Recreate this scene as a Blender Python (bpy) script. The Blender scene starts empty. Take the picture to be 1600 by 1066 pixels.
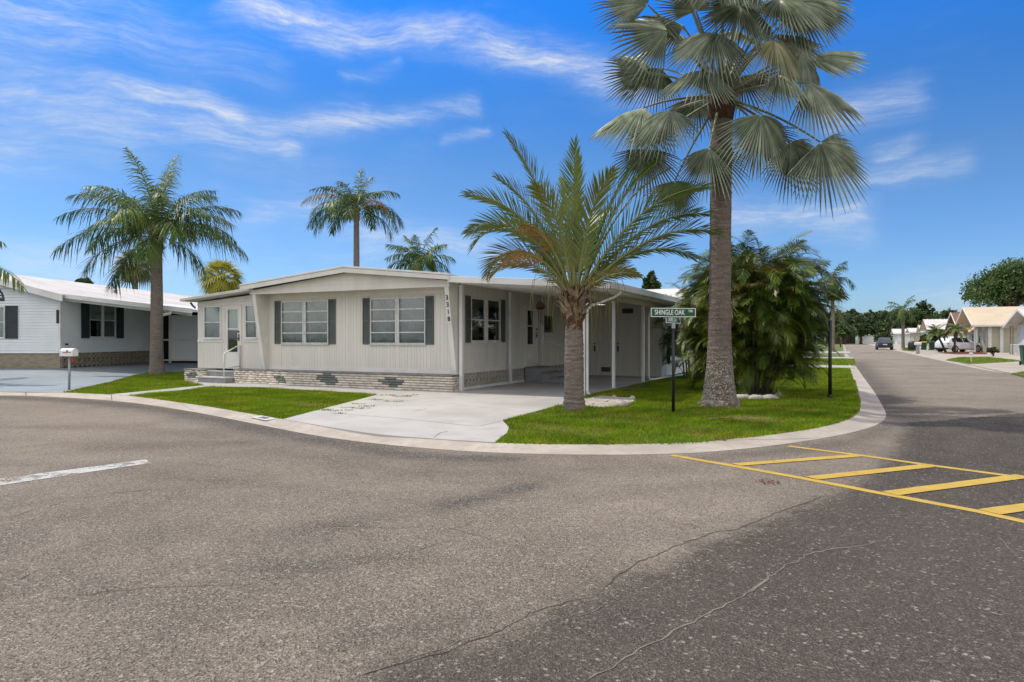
import bpy, math, random
import numpy as np
from mathutils import Matrix, Vector

random.seed(7)
RNG = np.random.default_rng(11)
S = bpy.context.scene
COL = S.collection
PI = math.pi
R = math.radians

# ------------------------------------------------------------------ camera constants (used to turn surveyed picture points into ground points)
F, CX, HZ, CZ = 1040.0, 800.0, 530.0, 1.45
LOT = 0.05
def g(px, py, z=LOT):
    Y = F*(CZ-z)/(py-HZ)
    return ((px-CX)/F*Y, Y)
def at(px, py, Y):
    return ((px-CX)/F*Y, Y, CZ+(HZ-py)/F*Y)
ANG = math.atan(.497)
U = np.array([math.sin(ANG), math.cos(ANG)]); V = np.array([math.cos(ANG), -math.sin(ANG)])
C0 = np.array(g(707, 613))
def hw(v, u):                      # house plan coordinates -> world
    p = C0 + V*v + U*u
    return (float(p[0]), float(p[1]))

# ------------------------------------------------------------------ materials
def nodes_of(name):
    m = bpy.data.materials.new(name); m.use_nodes = True
    nt = m.node_tree; nt.nodes.clear()
    out = nt.nodes.new('ShaderNodeOutputMaterial')
    return m, nt, out
def N(nt, typ, **kw):
    n = nt.nodes.new(typ)
    for k, val in kw.items():
        if k in n.inputs.keys(): n.inputs[k].default_value = val
        else: setattr(n, k, val)
    return n
def mixc(nt, fac, a, b, blend='MIX'):
    n = nt.nodes.new('ShaderNodeMix'); n.data_type = 'RGBA'; n.blend_type = blend
    for i, val in ((0, fac), (6, a), (7, b)):
        if isinstance(val, bpy.types.NodeSocket): nt.links.new(val, n.inputs[i])
        elif isinstance(val, (int, float)): n.inputs[i].default_value = val
        else: n.inputs[i].default_value = (*val, 1)
    return n.outputs[2]
def mth(nt, op, a, b=None, c=None, clamp=False):
    n = nt.nodes.new('ShaderNodeMath'); n.operation = op; n.use_clamp = clamp
    for i, val in enumerate((a, b, c)):
        if val is None: continue
        if isinstance(val, bpy.types.NodeSocket): nt.links.new(val, n.inputs[i])
        else: n.inputs[i].default_value = val
    return n.outputs[0]
def ramp(nt, sock, lo, hi):
    n = nt.nodes.new('ShaderNodeMapRange'); n.inputs[1].default_value = lo; n.inputs[2].default_value = hi
    n.interpolation_type = 'SMOOTHSTEP'
    nt.links.new(sock, n.inputs[0]); return n.outputs[0]
def coords(nt, kind='Object', scale=(1, 1, 1)):
    t = nt.nodes.new('ShaderNodeTexCoord'); mp = nt.nodes.new('ShaderNodeMapping')
    mp.inputs['Scale'].default_value = scale
    nt.links.new(t.outputs[kind], mp.inputs[0]); return mp.outputs[0]
def noise(nt, vec, scale, detail=5, rough=.55, dist=0):
    n = nt.nodes.new('ShaderNodeTexNoise'); n.inputs['Scale'].default_value = scale
    n.inputs['Detail'].default_value = detail; n.inputs['Roughness'].default_value = rough
    n.inputs['Distortion'].default_value = dist
    nt.links.new(vec, n.inputs['Vector']); return n.outputs[0]
def bumpn(nt, h, strength, dist=.01):
    n = nt.nodes.new('ShaderNodeBump'); n.inputs['Strength'].default_value = strength
    n.inputs['Distance'].default_value = dist
    nt.links.new(h, n.inputs['Height']); return n.outputs[0]
def pmat(name, c1, c2=None, scale=2.5, lo=.35, hi=.7, rough=.6, bump=0, bscale=60, bdist=.004, metal=0, spec=.4, stretch=(1, 1, 1), rnd=0, c3=None, s3=40, attr=None, coat=0):
    m, nt, out = nodes_of(name)
    b = N(nt, 'ShaderNodeBsdfPrincipled'); b.inputs['Roughness'].default_value = rough
    b.inputs['Metallic'].default_value = metal; b.inputs['Specular IOR Level'].default_value = spec
    b.inputs['Coat Weight'].default_value = coat
    vec = coords(nt, 'Object', stretch)
    col = None
    if c2 is not None:
        col = mixc(nt, ramp(nt, noise(nt, vec, scale), lo, hi), c1, c2)
    if c3 is not None:
        col = mixc(nt, ramp(nt, noise(nt, vec, s3, 3), .45, .75), col if col is not None else c1, c3)
    if attr:
        a = N(nt, 'ShaderNodeAttribute', attribute_name=attr)
        col = mixc(nt, 1.0, col if col is not None else c1, a.outputs['Color'], 'MULTIPLY')
    if rnd:
        oi = N(nt, 'ShaderNodeObjectInfo')
        k = mth(nt, 'MULTIPLY_ADD', oi.outputs['Random'], rnd, 1-rnd/2)
        cc = nt.nodes.new('ShaderNodeCombineColor')
        for i in range(3): nt.links.new(k, cc.inputs[i])
        col = mixc(nt, 1.0, col if col is not None else c1, cc.outputs[0], 'MULTIPLY')
    if col is None: b.inputs['Base Color'].default_value = (*c1, 1)
    else: nt.links.new(col, b.inputs['Base Color'])
    if bump:
        nt.links.new(bumpn(nt, noise(nt, vec, bscale, 4), bump, bdist), b.inputs['Normal'])
    nt.links.new(b.outputs[0], out.inputs[0])
    return m
def leafmat(name, c1, c2, trans=.3, rough=.45, scale=1.2, rnd=.5, spec=.4, hue=None, attr=None):
    m, nt, out = nodes_of(name)
    vec = coords(nt, 'Object')
    col = mixc(nt, ramp(nt, noise(nt, vec, scale, 4), .35, .68), c1, c2)
    oi = N(nt, 'ShaderNodeObjectInfo')
    if hue is not None:
        col = mixc(nt, ramp(nt, oi.outputs['Random'], .55, 1.0), col, hue)
    if attr:
        a = N(nt, 'ShaderNodeAttribute', attribute_name=attr)
        col = mixc(nt, 1.0, col, a.outputs['Color'], 'MULTIPLY')
    k = mth(nt, 'MULTIPLY_ADD', oi.outputs['Random'], rnd, 1-rnd/2)
    cc = nt.nodes.new('ShaderNodeCombineColor')
    for i in range(3): nt.links.new(k, cc.inputs[i])
    col = mixc(nt, 1.0, col, cc.outputs[0], 'MULTIPLY')
    b = N(nt, 'ShaderNodeBsdfPrincipled'); b.inputs['Roughness'].default_value = rough
    b.inputs['Specular IOR Level'].default_value = spec
    nt.links.new(col, b.inputs['Base Color'])
    t = N(nt, 'ShaderNodeBsdfTranslucent'); nt.links.new(col, t.inputs[0])
    mx = N(nt, 'ShaderNodeMixShader'); mx.inputs[0].default_value = trans
    nt.links.new(b.outputs[0], mx.inputs[1]); nt.links.new(t.outputs[0], mx.inputs[2])
    nt.links.new(mx.outputs[0], out.inputs[0])
    return m
def glassmat(name, tint=(.75, .8, .8), base=.06):
    m, nt, out = nodes_of(name)
    tr = N(nt, 'ShaderNodeBsdfTransparent'); tr.inputs[0].default_value = (*tint, 1)
    gl = N(nt, 'ShaderNodeBsdfGlossy'); gl.inputs['Roughness'].default_value = .03
    gl.inputs[0].default_value = (.9, .92, .95, 1)
    ge = N(nt, 'ShaderNodeNewGeometry'); dp = nt.nodes.new('ShaderNodeVectorMath'); dp.operation = 'DOT_PRODUCT'
    nt.links.new(ge.outputs['Normal'], dp.inputs[0]); nt.links.new(ge.outputs['Incoming'], dp.inputs[1])
    gr = mth(nt, 'SUBTRACT', 1.0, mth(nt, 'ABSOLUTE', dp.outputs['Value']), clamp=True)
    f = mth(nt, 'MULTIPLY_ADD', mth(nt, 'POWER', gr, 4.0), .7, base, clamp=True)
    vec = coords(nt, 'Object')
    bn = bumpn(nt, noise(nt, vec, 1.3, 2), .12, .02); nt.links.new(bn, gl.inputs['Normal'])
    mx = N(nt, 'ShaderNodeMixShader'); nt.links.new(f, mx.inputs[0])
    nt.links.new(tr.outputs[0], mx.inputs[1]); nt.links.new(gl.outputs[0], mx.inputs[2])
    nt.links.new(mx.outputs[0], out.inputs[0]); return m

M = {}
M['wall'] = pmat('greige panel paint', (.66, .63, .57), (.585, .56, .505), 1.6, lo=.4, hi=.75, rough=.65, bump=.15, bscale=25, c3=(.62, .60, .555), s3=5, stretch=(1.5, 1.5, .25))
M['trim'] = pmat('pale greige trim', (.68, .66, .615), (.60, .58, .54), 2, rough=.55)
M['roofgrey'] = pmat('pale grey roof metal', (.55, .54, .52), (.42, .41, .39), 1.5, rough=.5, c3=(.5, .48, .45), s3=15)
M['white'] = pmat('white enamel', (.68, .68, .66), (.56, .56, .54), 1.5, rough=.45)
M['whiteroof'] = pmat('white roof coating', (.56, .535, .505), (.44, .41, .38), .8, rough=.6, c3=(.50, .475, .45), s3=6)
M['shutter'] = pmat('grey green shutter', (.095, .11, .10), (.075, .085, .08), 3, rough=.6)
M['shutterdark'] = pmat('dark slate shutter', (.028, .042, .048), (.022, .032, .036), 3, rough=.55)
M['frame'] = pmat('mill aluminium frame', (.55, .55, .54), (.45, .45, .44), 6, rough=.4, metal=.3)
M['glass'] = glassmat('window glass', base=.075)
M['glassdark'] = glassmat('screened glass', (.28, .28, .28), .05)
M['curtain'] = pmat('sheer curtain', (.40, .39, .375), (.20, .195, .19), 2.2, rough=.9)
M['curtainwarm'] = pmat('olive curtain', (.20, .16, .07), (.12, .10, .05), 4, rough=.9)
M['blind'] = pmat('white blind', (.62, .62, .60), (.52, .52, .51), 3, rough=.8)
M['dark'] = pmat('dark interior', (.012, .012, .013), rough=.9)
M['black'] = pmat('black paint', (.012, .012, .013), (.022, .021, .02), 5, rough=.4)
M['brick'] = pmat('brick face', (1, 1, 1), (.86, .85, .83), 9, rough=.8, bump=.5, bscale=70, attr='tint')
M['mortar'] = pmat('brick mortar', (.10, .095, .09), (.07, .065, .06), 6, rough=.9)
M['cap'] = pmat('weathered planter cap', (.16, .155, .145), (.26, .25, .235), 3, rough=.85)
M['lattice'] = pmat('cream lattice block', (.46, .43, .37), (.36, .335, .29), 5, rough=.8)
M['stepgrey'] = pmat('grey step paint', (.27, .27, .28), (.22, .22, .23), 4, rough=.6)
M['concrete'] = pmat('painted driveway concrete', (.40, .385, .365), (.30, .288, .272), .55, lo=.4, hi=.75, rough=.7, bump=.25, bscale=45, c3=(.34, .326, .31), s3=2.2)
M['bluecrete'] = pmat('blue grey driveway', (.215, .255, .285), (.17, .205, .23), .5, rough=.65, c3=(.24, .275, .30), s3=2)
M['walk'] = pmat('walkway concrete', (.37, .365, .34), (.29, .285, .262), 1.5, rough=.8, bump=.2, bscale=40)
M['kerb'] = pmat('kerb concrete', (.40, .355, .305), (.29, .255, .22), 1.0, rough=.85, bump=.4, bscale=60, c3=(.30, .265, .225), s3=7)
M['steel'] = pmat('galvanised post', (.33, .34, .34), (.25, .26, .26), 8, rough=.5, metal=.5)
M['signgreen'] = pmat('sign green', (.0, .075, .033), (.0, .065, .03), 8, rough=.4)
M['signwhite'] = pmat('sign white', (.72, .74, .72), rough=.4)
M['hose'] = pmat('green hose', (.0, .14, .085), (.0, .11, .07), 20, rough=.45)
M['hay'] = pmat('straw fibre', (.26, .17, .09), (.17, .10, .05), 12, rough=.9)
M['stone'] = pmat('pale stone', (.45, .42, .38), (.30, .275, .245), 8, rough=.85, bump=.6, bscale=25, bdist=.02)
M['mulch'] = pmat('bark mulch', (.045, .028, .018), (.085, .055, .035), 25, rough=.95, bump=.8, bscale=40, bdist=.03)
M['redmulch'] = pmat('red mulch', (.10, .025, .015), (.15, .05, .03), 25, rough=.95, bump=.8, bscale=40, bdist=.03)
M['gravel'] = pmat('pale gravel', (.40, .355, .295), (.28, .245, .20), 14, rough=.9, bump=.8, bscale=30, bdist=.03, c3=(.44, .39, .33), s3=3)
M['tancrete'] = pmat('tan driveway', (.36, .315, .255), (.29, .255, .21), .6, rough=.8, bump=.2)
M['creamroof'] = pmat('cream metal roof', (.50, .41, .285), (.44, .36, .25), .7, rough=.5)
M['creamwall'] = pmat('cream siding', (.42, .40, .305), (.37, .35, .27), 1, rough=.6)
M['brownroof'] = pmat('brown shingle roof', (.13, .07, .05), (.18, .10, .075), 3, rough=.85, bump=.5)
M['tanwall'] = pmat('tan siding', (.50, .39, .26), (.44, .34, .23), 1.2, rough=.65)
M['bluewhite'] = pmat('cool white siding', (.70, .73, .75), (.64, .67, .69), .8, rough=.5)
M['tanblock'] = pmat('tan split block', (.30, .26, .19), (.21, .18, .13), 3, rough=.85, bump=.5, bscale=20, bdist=.02, stretch=(1, 1, 4))
M['awning'] = pmat('peach awning', (.60, .40, .25), (.54, .36, .22), 2, rough=.7)
M['tyre'] = pmat('tyre rubber', (.012, .012, .013), (.02, .02, .02), 8, rough=.8)
M['alloy'] = pmat('alloy rim', (.45, .46, .48), (.35, .36, .37), 8, rough=.35, metal=.8)
M['bluepaint'] = pmat('dark blue car paint', (.006, .010, .025), (.008, .012, .03), 2, rough=.25, coat=1)
M['whitepaint'] = pmat('white car paint', (.66, .67, .68), (.62, .63, .64), 2, rough=.3, coat=1)
M['carglass'] = pmat('car window', (.006, .008, .010), rough=.05, spec=.8)
M['taillight'] = pmat('tail light', (.20, .008, .008), rough=.2)
M['bingreen'] = pmat('green bin plastic', (.015, .065, .03), (.02, .08, .04), 4, rough=.5)
M['binyellow'] = pmat('yellow bin lid', (.50, .36, .04), (.42, .30, .04), 4, rough=.5)
M['red'] = pmat('red plastic', (.30, .03, .02), (.24, .025, .02), 6, rough=.5)
M['number'] = pmat('black numeral', (.02, .02, .02), rough=.5)
# vegetation
M['trunkgrey'] = pmat('grey palm bark', (.20, .165, .135), (.11, .088, .072), 5, rough=.9, bump=.9, bscale=30, bdist=.02, stretch=(1, 1, 5), c3=(.26, .225, .19), s3=16)
M['trunkbig'] = pmat('brown grey palm bark', (.175, .14, .115), (.105, .082, .066), 3, rough=.9, bump=.9, bscale=22, bdist=.015, stretch=(1.6, 1.6, 3.4), c3=(.235, .20, .17), s3=14)
M['lichen'] = pmat('lichen bark', (.16, .125, .10), (.075, .058, .047), 6, rough=.95, bump=1, bscale=18, bdist=.02, c3=(.34, .335, .27), s3=11)
M['boot'] = pmat('dry leaf base', (.29, .215, .155), (.13, .08, .05), 7, rough=.85, bump=.4, bscale=40, rnd=.3)
M['fibre'] = pmat('red brown fibre', (.10, .045, .022), (.05, .025, .014), 14, rough=.95, bump=.9, bscale=30, bdist=.02)
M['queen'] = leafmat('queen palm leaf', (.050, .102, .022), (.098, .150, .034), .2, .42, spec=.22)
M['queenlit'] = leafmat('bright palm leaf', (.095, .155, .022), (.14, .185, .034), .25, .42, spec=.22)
M['young'] = leafmat('young palm leaf', (.092, .150, .032), (.165, .205, .052), .22, .38, hue=(.14, .15, .04), spec=.35)
M['fresh'] = leafmat('fresh spear leaf', (.10, .20, .012), (.14, .23, .02), .3, .4)
M['dry'] = leafmat('orange dry leaf', (.36, .19, .035), (.20, .13, .05), .3, .6)
M['olive'] = leafmat('olive aged leaf', (.19, .175, .050), (.26, .21, .07), .3, .55)
M['rachis'] = pmat('leaf stalk', (.20, .21, .07), (.15, .17, .05), 3, rough=.5)
M['silver'] = leafmat('silver fan leaf', (.135, .17, .108), (.25, .28, .20), .08, .36, 3.0, .45, .35, attr='tint')
M['silverold'] = leafmat('yellowed fan leaf', (.34, .34, .19), (.22, .24, .13), .12, .4, 3.0, .3, .35, attr='tint')
M['silverstalk'] = pmat('silver leaf stalk', (.22, .23, .15), (.16, .17, .06), 3, rough=.5)
M['areca'] = leafmat('clumping palm leaf', (.078, .135, .013), (.165, .20, .026), .16, .4, 1.1, .3, attr='tint')
M['arecayel'] = leafmat('yellowed clumping palm leaf', (.16, .13, .025), (.10, .10, .02), .3, .5)
M['cane'] = pmat('palm cane', (.16, .155, .08), (.10, .09, .05), 5, rough=.6)
M['sabal'] = leafmat('sabal fan leaf', (.12, .145, .045), (.19, .19, .06), .3, .5)
M['sabalyel'] = leafmat('yellow fan leaf', (.36, .33, .035), (.25, .26, .04), .35, .5)
M['oak'] = leafmat('oak leaf', (.050, .105, .020), (.095, .155, .032), .25, .5, .25, .3, attr='tint')
M['pine'] = leafmat('dark tree leaf', (.045, .078, .026), (.075, .110, .034), .2, .6, .12, .4, attr='tint')
M['bush'] = leafmat('bush leaf', (.055, .095, .018), (.10, .13, .025), .25, .5, .8, .4, attr='tint')
M['bark'] = pmat('tree bark', (.10, .08, .06), (.06, .048, .037), 4, rough=.95, bump=.7, bscale=15, bdist=.03)

def big_trunk():
    m, nt, out = nodes_of('brown grey palm bark with lichen foot')
    b = N(nt, 'ShaderNodeBsdfPrincipled'); b.inputs['Roughness'].default_value = .92
    v1 = coords(nt, 'Object', (1.6, 1.6, 3.4)); v0 = coords(nt, 'Object')
    n14 = noise(nt, v1, 14, 4); n3 = noise(nt, v1, 3, 5); ring = noise(nt, coords(nt, 'Object', (.6, .6, 9)), 2.2, 5, .6)
    up_ = mixc(nt, ramp(nt, n3, .35, .7), (.155, .122, .098), (.09, .07, .056))
    up_ = mixc(nt, ramp(nt, n14, .45, .75), up_, (.21, .175, .145)); up_ = mixc(nt, mth(nt, 'MULTIPLY', ramp(nt, ring, .5, .7), .6), up_, (.085, .066, .054))
    n6 = noise(nt, v0, 9, 6, .65); n18 = noise(nt, v0, 30, 4)
    lo_ = mixc(nt, ramp(nt, n6, .4, .62), (.155, .122, .10), (.08, .062, .05)); lo_ = mixc(nt, ramp(nt, n18, .5, .62), lo_, (.33, .325, .26))
    sp_ = nt.nodes.new('ShaderNodeSeparateXYZ'); nt.links.new(v0, sp_.inputs[0])
    z = mth(nt, 'ADD', sp_.outputs[2], mth(nt, 'MULTIPLY_ADD', n6, 1.4, -.7))
    c = mixc(nt, ramp(nt, z, .75, 1.35), lo_, up_)
    nt.links.new(c, b.inputs[0]); nt.links.new(bumpn(nt, mth(nt, 'ADD', n14, ring), .9, .02), b.inputs['Normal']); nt.links.new(b.outputs[0], out.inputs[0]); M['trunkbig'] = m
big_trunk()
def grass_mats():
    m, nt, out = nodes_of('lawn soil and thatch')
    b = N(nt, 'ShaderNodeBsdfPrincipled'); b.inputs['Roughness'].default_value = .95
    vec = coords(nt)
    c = mixc(nt, ramp(nt, noise(nt, vec, 22, 6), .35, .7), (.08, .10, .014), (.12, .14, .02))
    c = mixc(nt, ramp(nt, noise(nt, vec, .9, 6), .56, .75), c, (.10, .085, .035))
    nt.links.new(c, b.inputs[0]); nt.links.new(b.outputs[0], out.inputs[0])
    nt.links.new(bumpn(nt, noise(nt, vec, 60, 4), .8, .02), b.inputs['Normal'])
    M['lawn'] = m
    M['blade'] = leafmat('grass blade', (.140, .245, .008), (.195, .285, .014), .4, .6, 1.6, 0, .12, attr='tint')
grass_mats()

def asphalt():
    m, nt, out = nodes_of('worn asphalt')
    b = N(nt, 'ShaderNodeBsdfPrincipled'); b.inputs['Roughness'].default_value = .85
    b.inputs['Specular IOR Level'].default_value = .10
    vec = coords(nt, 'Object')
    at_ = N(nt, 'ShaderNodeAttribute', attribute_name='wear_and_shade')
    sep = nt.nodes.new('ShaderNodeSeparateColor'); nt.links.new(at_.outputs['Color'], sep.inputs[0])
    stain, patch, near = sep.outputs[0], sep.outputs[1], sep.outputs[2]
    big = noise(nt, vec, .35, 5, .6)
    mid = noise(nt, vec, 1.7, 6, .65, .6)
    n3 = noise(nt, vec, 9, 5, .6)
    streak = noise(nt, coords(nt, 'Object', (.35, 1.6, 1)), 1.0, 6, .65, .4)
    vo = nt.nodes.new('ShaderNodeTexVoronoi'); vo.inputs['Scale'].default_value = 105; nt.links.new(vec, vo.inputs['Vector'])
    vs = nt.nodes.new('ShaderNodeSeparateColor'); nt.links.new(vo.outputs['Color'], vs.inputs[0])
    vo2 = nt.nodes.new('ShaderNodeTexVoronoi'); vo2.inputs['Scale'].default_value = 60; nt.links.new(vec, vo2.inputs['Vector'])
    vs2 = nt.nodes.new('ShaderNodeSeparateColor'); nt.links.new(vo2.outputs['Color'], vs2.inputs[0])
    base = mixc(nt, ramp(nt, mid, .3, .72), (.305, .258, .210), (.243, .206, .168))
    base = mixc(nt, ramp(nt, big, .42, .66), base, (.208, .176, .142))
    base = mixc(nt, mth(nt, 'MULTIPLY', ramp(nt, streak, .5, .75), .35), base, (.155, .142, .130))
    dk = mixc(nt, ramp(nt, mid, .35, .7), (.074, .063, .053), (.046, .039, .033))
    pf = mth(nt, 'ADD', patch, mth(nt, 'MULTIPLY_ADD', n3, .5, -.25))
    pf = mth(nt, 'ADD', pf, mth(nt, 'MULTIPLY_ADD', mid, .5, -.25))
    base = mixc(nt, mth(nt, 'MULTIPLY', ramp(nt, pf, .3, .7), .88), base, dk)
    sf = mth(nt, 'MULTIPLY', stain, mth(nt, 'MULTIPLY_ADD', streak, 1.7, 0.35), clamp=True)
    base = mixc(nt, mth(nt, 'MULTIPLY', sf, .8), base, (.055, .050, .048))
    near_shade = mth(nt, 'MULTIPLY', near, mth(nt, 'MULTIPLY_ADD', mid, 1.1, .2), clamp=True)
    base = mixc(nt, mth(nt, 'MULTIPLY', near_shade, .65), base, (.105, .091, .077))  # painted shade: asphalt colour darkened close to the camera
    # aggregate: separate pale and dark stones
    lite = mth(nt, 'MULTIPLY', ramp(nt, vs.outputs[0], .62, 1.0), mth(nt, 'MULTIPLY_ADD', patch, -.26, .58))
    base = mixc(nt, lite, base, mixc(nt, patch, (.46, .405, .335), (.34, .30, .25)))
    drk = mth(nt, 'MULTIPLY', ramp(nt, vs.outputs[1], .55, .98), .70)
    base = mixc(nt, drk, base, (.050, .045, .040))
    lite2 = mth(nt, 'MULTIPLY', ramp(nt, vs2.outputs[0], .95, 1.0), .40)
    base = mixc(nt, lite2, base, (.55, .51, .45))
    nt.links.new(base, b.inputs[0])
    h = mth(nt, 'ADD', vo.outputs['Distance'], mth(nt, 'MULTIPLY', vo2.outputs['Distance'], .8))
    nt.links.new(bumpn(nt, h, .95, .012), b.inputs['Normal'])
    nt.links.new(b.outputs[0], out.inputs[0]); M['asphalt'] = m
    def paint(name, col, keep):
        m, nt, out = nodes_of(name)
        b = N(nt, 'ShaderNodeBsdfPrincipled'); b.inputs['Roughness'].default_value = .7
        vec = coords(nt, 'Object')
        c = mixc(nt, ramp(nt, noise(nt, vec, 5, 5), .3, .75), col, tuple(x*.82 for x in col))
        nt.links.new(c, b.inputs[0])
        vo = nt.nodes.new('ShaderNodeTexVoronoi'); vo.inputs['Scale'].default_value = 72; nt.links.new(vec, vo.inputs['Vector'])
        nt.links.new(bumpn(nt, vo.outputs['Distance'], .6, .01), b.inputs['Normal'])
        tr = N(nt, 'ShaderNodeBsdfTransparent')
        w = mth(nt, 'ADD', noise(nt, vec, 3.2, 8, .75), mth(nt, 'MULTIPLY_ADD', noise(nt, vec, 55, 2), .35, -.17))
        mx = N(nt, 'ShaderNodeMixShader'); nt.links.new(ramp(nt, w, keep, keep+.10), mx.inputs[0])
        nt.links.new(b.outputs[0], mx.inputs[1]); nt.links.new(tr.outputs[0], mx.inputs[2])
        nt.links.new(mx.outputs[0], out.inputs[0]); return m
    M['yellowpaint'] = paint('yellow road paint', (.47, .315, .045), .615)
    M['whitepaintroad'] = paint('white road paint', (.45, .445, .425), .50)
    M['crack'] = pmat('crack shadowed grit', (.045, .040, .035), (.095, .083, .072), 12, rough=1)
    M['crackfill'] = pmat('sandy crack fill', (.19, .162, .133), (.12, .102, .085), 9, rough=1)
asphalt()

# ------------------------------------------------------------------ mesh building
def ident(a, b, c): return (a, b, c)
class MB:
    def __init__(s, fn=None): s.v = []; s.f = []; s.m = []; s.fn = fn or ident; s.tint = None
    def add(s, vs, fs, mi=0):
        o = len(s.v); s.v += [s.fn(*p) for p in vs]
        s.f += [tuple(i+o for i in f) for f in fs]; s.m += [mi]*len(fs); return s
    def box(s, x0, x1, y0, y1, z0, z1, mi=0):
        return s.add([(x0, y0, z0), (x1, y0, z0), (x1, y1, z0), (x0, y1, z0), (x0, y0, z1), (x1, y0, z1), (x1, y1, z1), (x0, y1, z1)],
                     [(0, 3, 2, 1), (4, 5, 6, 7), (0, 1, 5, 4), (1, 2, 6, 5), (2, 3, 7, 6), (3, 0, 4, 7)], mi)
    def prism(s, poly, lo, hi, axis='y', mi=0):          # poly in the other two axes
        n = len(poly); vs = []
        for t in (lo, hi):
            for a, b in poly:
                vs.append({'y': (a, t, b), 'x': (t, a, b), 'z': (a, b, t)}[axis])
        fs = [tuple(range(n))[::-1], tuple(range(n, 2*n))] + [(i, (i+1) % n, n+(i+1) % n, n+i) for i in range(n)]
        return s.add(vs, fs, mi)
    def bar(s, p, q, w, h=None, mi=0):                    # square bar between two points
        p = Vector(p); q = Vector(q); d = (q-p).normalized(); h = h or w
        up = Vector((0, 0, 1)) if abs(d.z) < .95 else Vector((1, 0, 0))
        a = d.cross(up).normalized(); b = a.cross(d).normalized()
        vs = []
        for t in (p, q):
            for i, j in ((-1, -1), (1, -1), (1, 1), (-1, 1)): vs.append(tuple(t+a*(i*w/2)+b*(j*h/2)))
        return s.add(vs, [(0, 3, 2, 1), (4, 5, 6, 7)] + [(i, (i+1) % 4, 4+(i+1) % 4, 4+i) for i in range(4)], mi)
    def tube(s, pts, rad, seg=8, mi=0, cap=True):
        pts = [Vector(p) for p in pts]; n = len(pts)
        if isinstance(rad, (int, float)): rad = [rad]*n
        vs = []; ref = None
        for i, p in enumerate(pts):
            d = (pts[min(i+1, n-1)]-pts[max(i-1, 0)]).normalized()
            if ref is None:
                ref = Vector((0, 0, 1)) if abs(d.z) < .9 else Vector((1, 0, 0))
            a = (ref - d*ref.dot(d)).normalized(); b = d.cross(a); ref = a
            for k in range(seg):
                t = 2*PI*k/seg; vs.append(tuple(p+(a*math.cos(t)+b*math.sin(t))*rad[i]))
        fs = []
        for i in range(n-1):
            for k in range(seg):
                k2 = (k+1) % seg; fs.append((i*seg+k, i*seg+k2, (i+1)*seg+k2, (i+1)*seg+k))
        if cap: fs += [tuple(range(seg))[::-1], tuple((n-1)*seg+k for k in range(seg))]
        return s.add(vs, fs, mi)
    def lathe(s, prof, c=(0, 0), seg=20, mi=0, jit=0, cap=True):
        vs = []; n = len(prof)
        for r, z in prof:
            for k in range(seg):
                t = 2*PI*k/seg; rr = r*(1+jit*random.uniform(-1, 1)); vs.append((c[0]+rr*math.cos(t), c[1]+rr*math.sin(t), z))
        fs = []
        for i in range(n-1):
            for k in range(seg):
                k2 = (k+1) % seg; fs.append((i*seg+k, i*seg+k2, (i+1)*seg+k2, (i+1)*seg+k))
        if cap: fs += [tuple(range(seg))[::-1], tuple((n-1)*seg+k for k in range(seg))]
        return s.add(vs, fs, mi)
    def build(s, name, mats, parent=None, smooth=False, loc=(0, 0, 0), bevel=0):
        me = bpy.data.meshes.new(name); me.from_pydata(s.v, [], s.f); me.update()
        if not isinstance(mats, (list, tuple)): mats = [mats]
        for m in mats: me.materials.append(m)
        if len(mats) > 1: me.polygons.foreach_set('material_index', s.m)
        if smooth: me.polygons.foreach_set('use_smooth', [True]*len(me.polygons))
        o = bpy.data.objects.new(name, me); COL.objects.link(o); o.location = loc
        if parent is not None: o.parent = parent
        if bevel:
            b = o.modifiers.new('bevel', 'BEVEL'); b.width = bevel; b.segments = 2; b.limit_method = 'ANGLE'; b.angle_limit = R(50)
        return o
def np_mesh(name, verts, faces, mat, parent=None, tint=None, smooth=False, loc=(0, 0, 0), mats=None, midx=None):
    """verts (N,3); faces list of (M,k) int arrays"""
    me = bpy.data.meshes.new(name)
    verts = np.asarray(verts, np.float32)
    me.vertices.add(len(verts)); me.vertices.foreach_set('co', verts.ravel())
    loops = np.concatenate([f.ravel() for f in faces]).astype(np.int32)
    tot = np.concatenate([np.full(len(f), f.shape[1], np.int32) for f in faces])
    st = np.concatenate([[0], np.cumsum(tot)[:-1]]).astype(np.int32)
    me.loops.add(len(loops)); me.loops.foreach_set('vertex_index', loops)
    me.polygons.add(len(tot)); me.polygons.foreach_set('loop_start', st); me.polygons.foreach_set('loop_total', tot)
    if smooth: me.polygons.foreach_set('use_smooth', np.ones(len(tot), bool))
    for m in (mats or [mat]): me.materials.append(m)
    if midx is not None: me.polygons.foreach_set('material_index', midx.astype(np.int32))
    me.update(calc_edges=True); me.validate()
    if tint is not None:
        a = me.color_attributes.new('tint', 'FLOAT_COLOR', 'POINT')
        c = np.ones((len(verts), 4), np.float32); c[:, :3] = tint; a.data.foreach_set('color', c.ravel())
    o = bpy.data.objects.new(name, me); COL.objects.link(o); o.location = loc
    if parent is not None: o.parent = parent
    return o
def tag(o, label=None, cat=None, group=None, kind=None):
    if label: o['label'] = label
    if cat: o['category'] = cat
    if group: o['group'] = group
    if kind: o['kind'] = kind
    return o
def thing(name, label, cat, loc=(0, 0, 0), rz=0, group=None):
    o = bpy.data.objects.new(name, None); COL.objects.link(o); o.empty_display_size = .2
    o.location = loc; o.rotation_euler = (0, 0, rz)
    return tag(o, label, cat, group)
def struct(o): o['kind'] = 'structure'; return o
def copy_tree(o, parent=None):
    c = o.copy(); COL.objects.link(c)
    if parent is not None: c.parent = parent
    for ch in list(o.children): copy_tree(ch, c)
    return c
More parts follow.
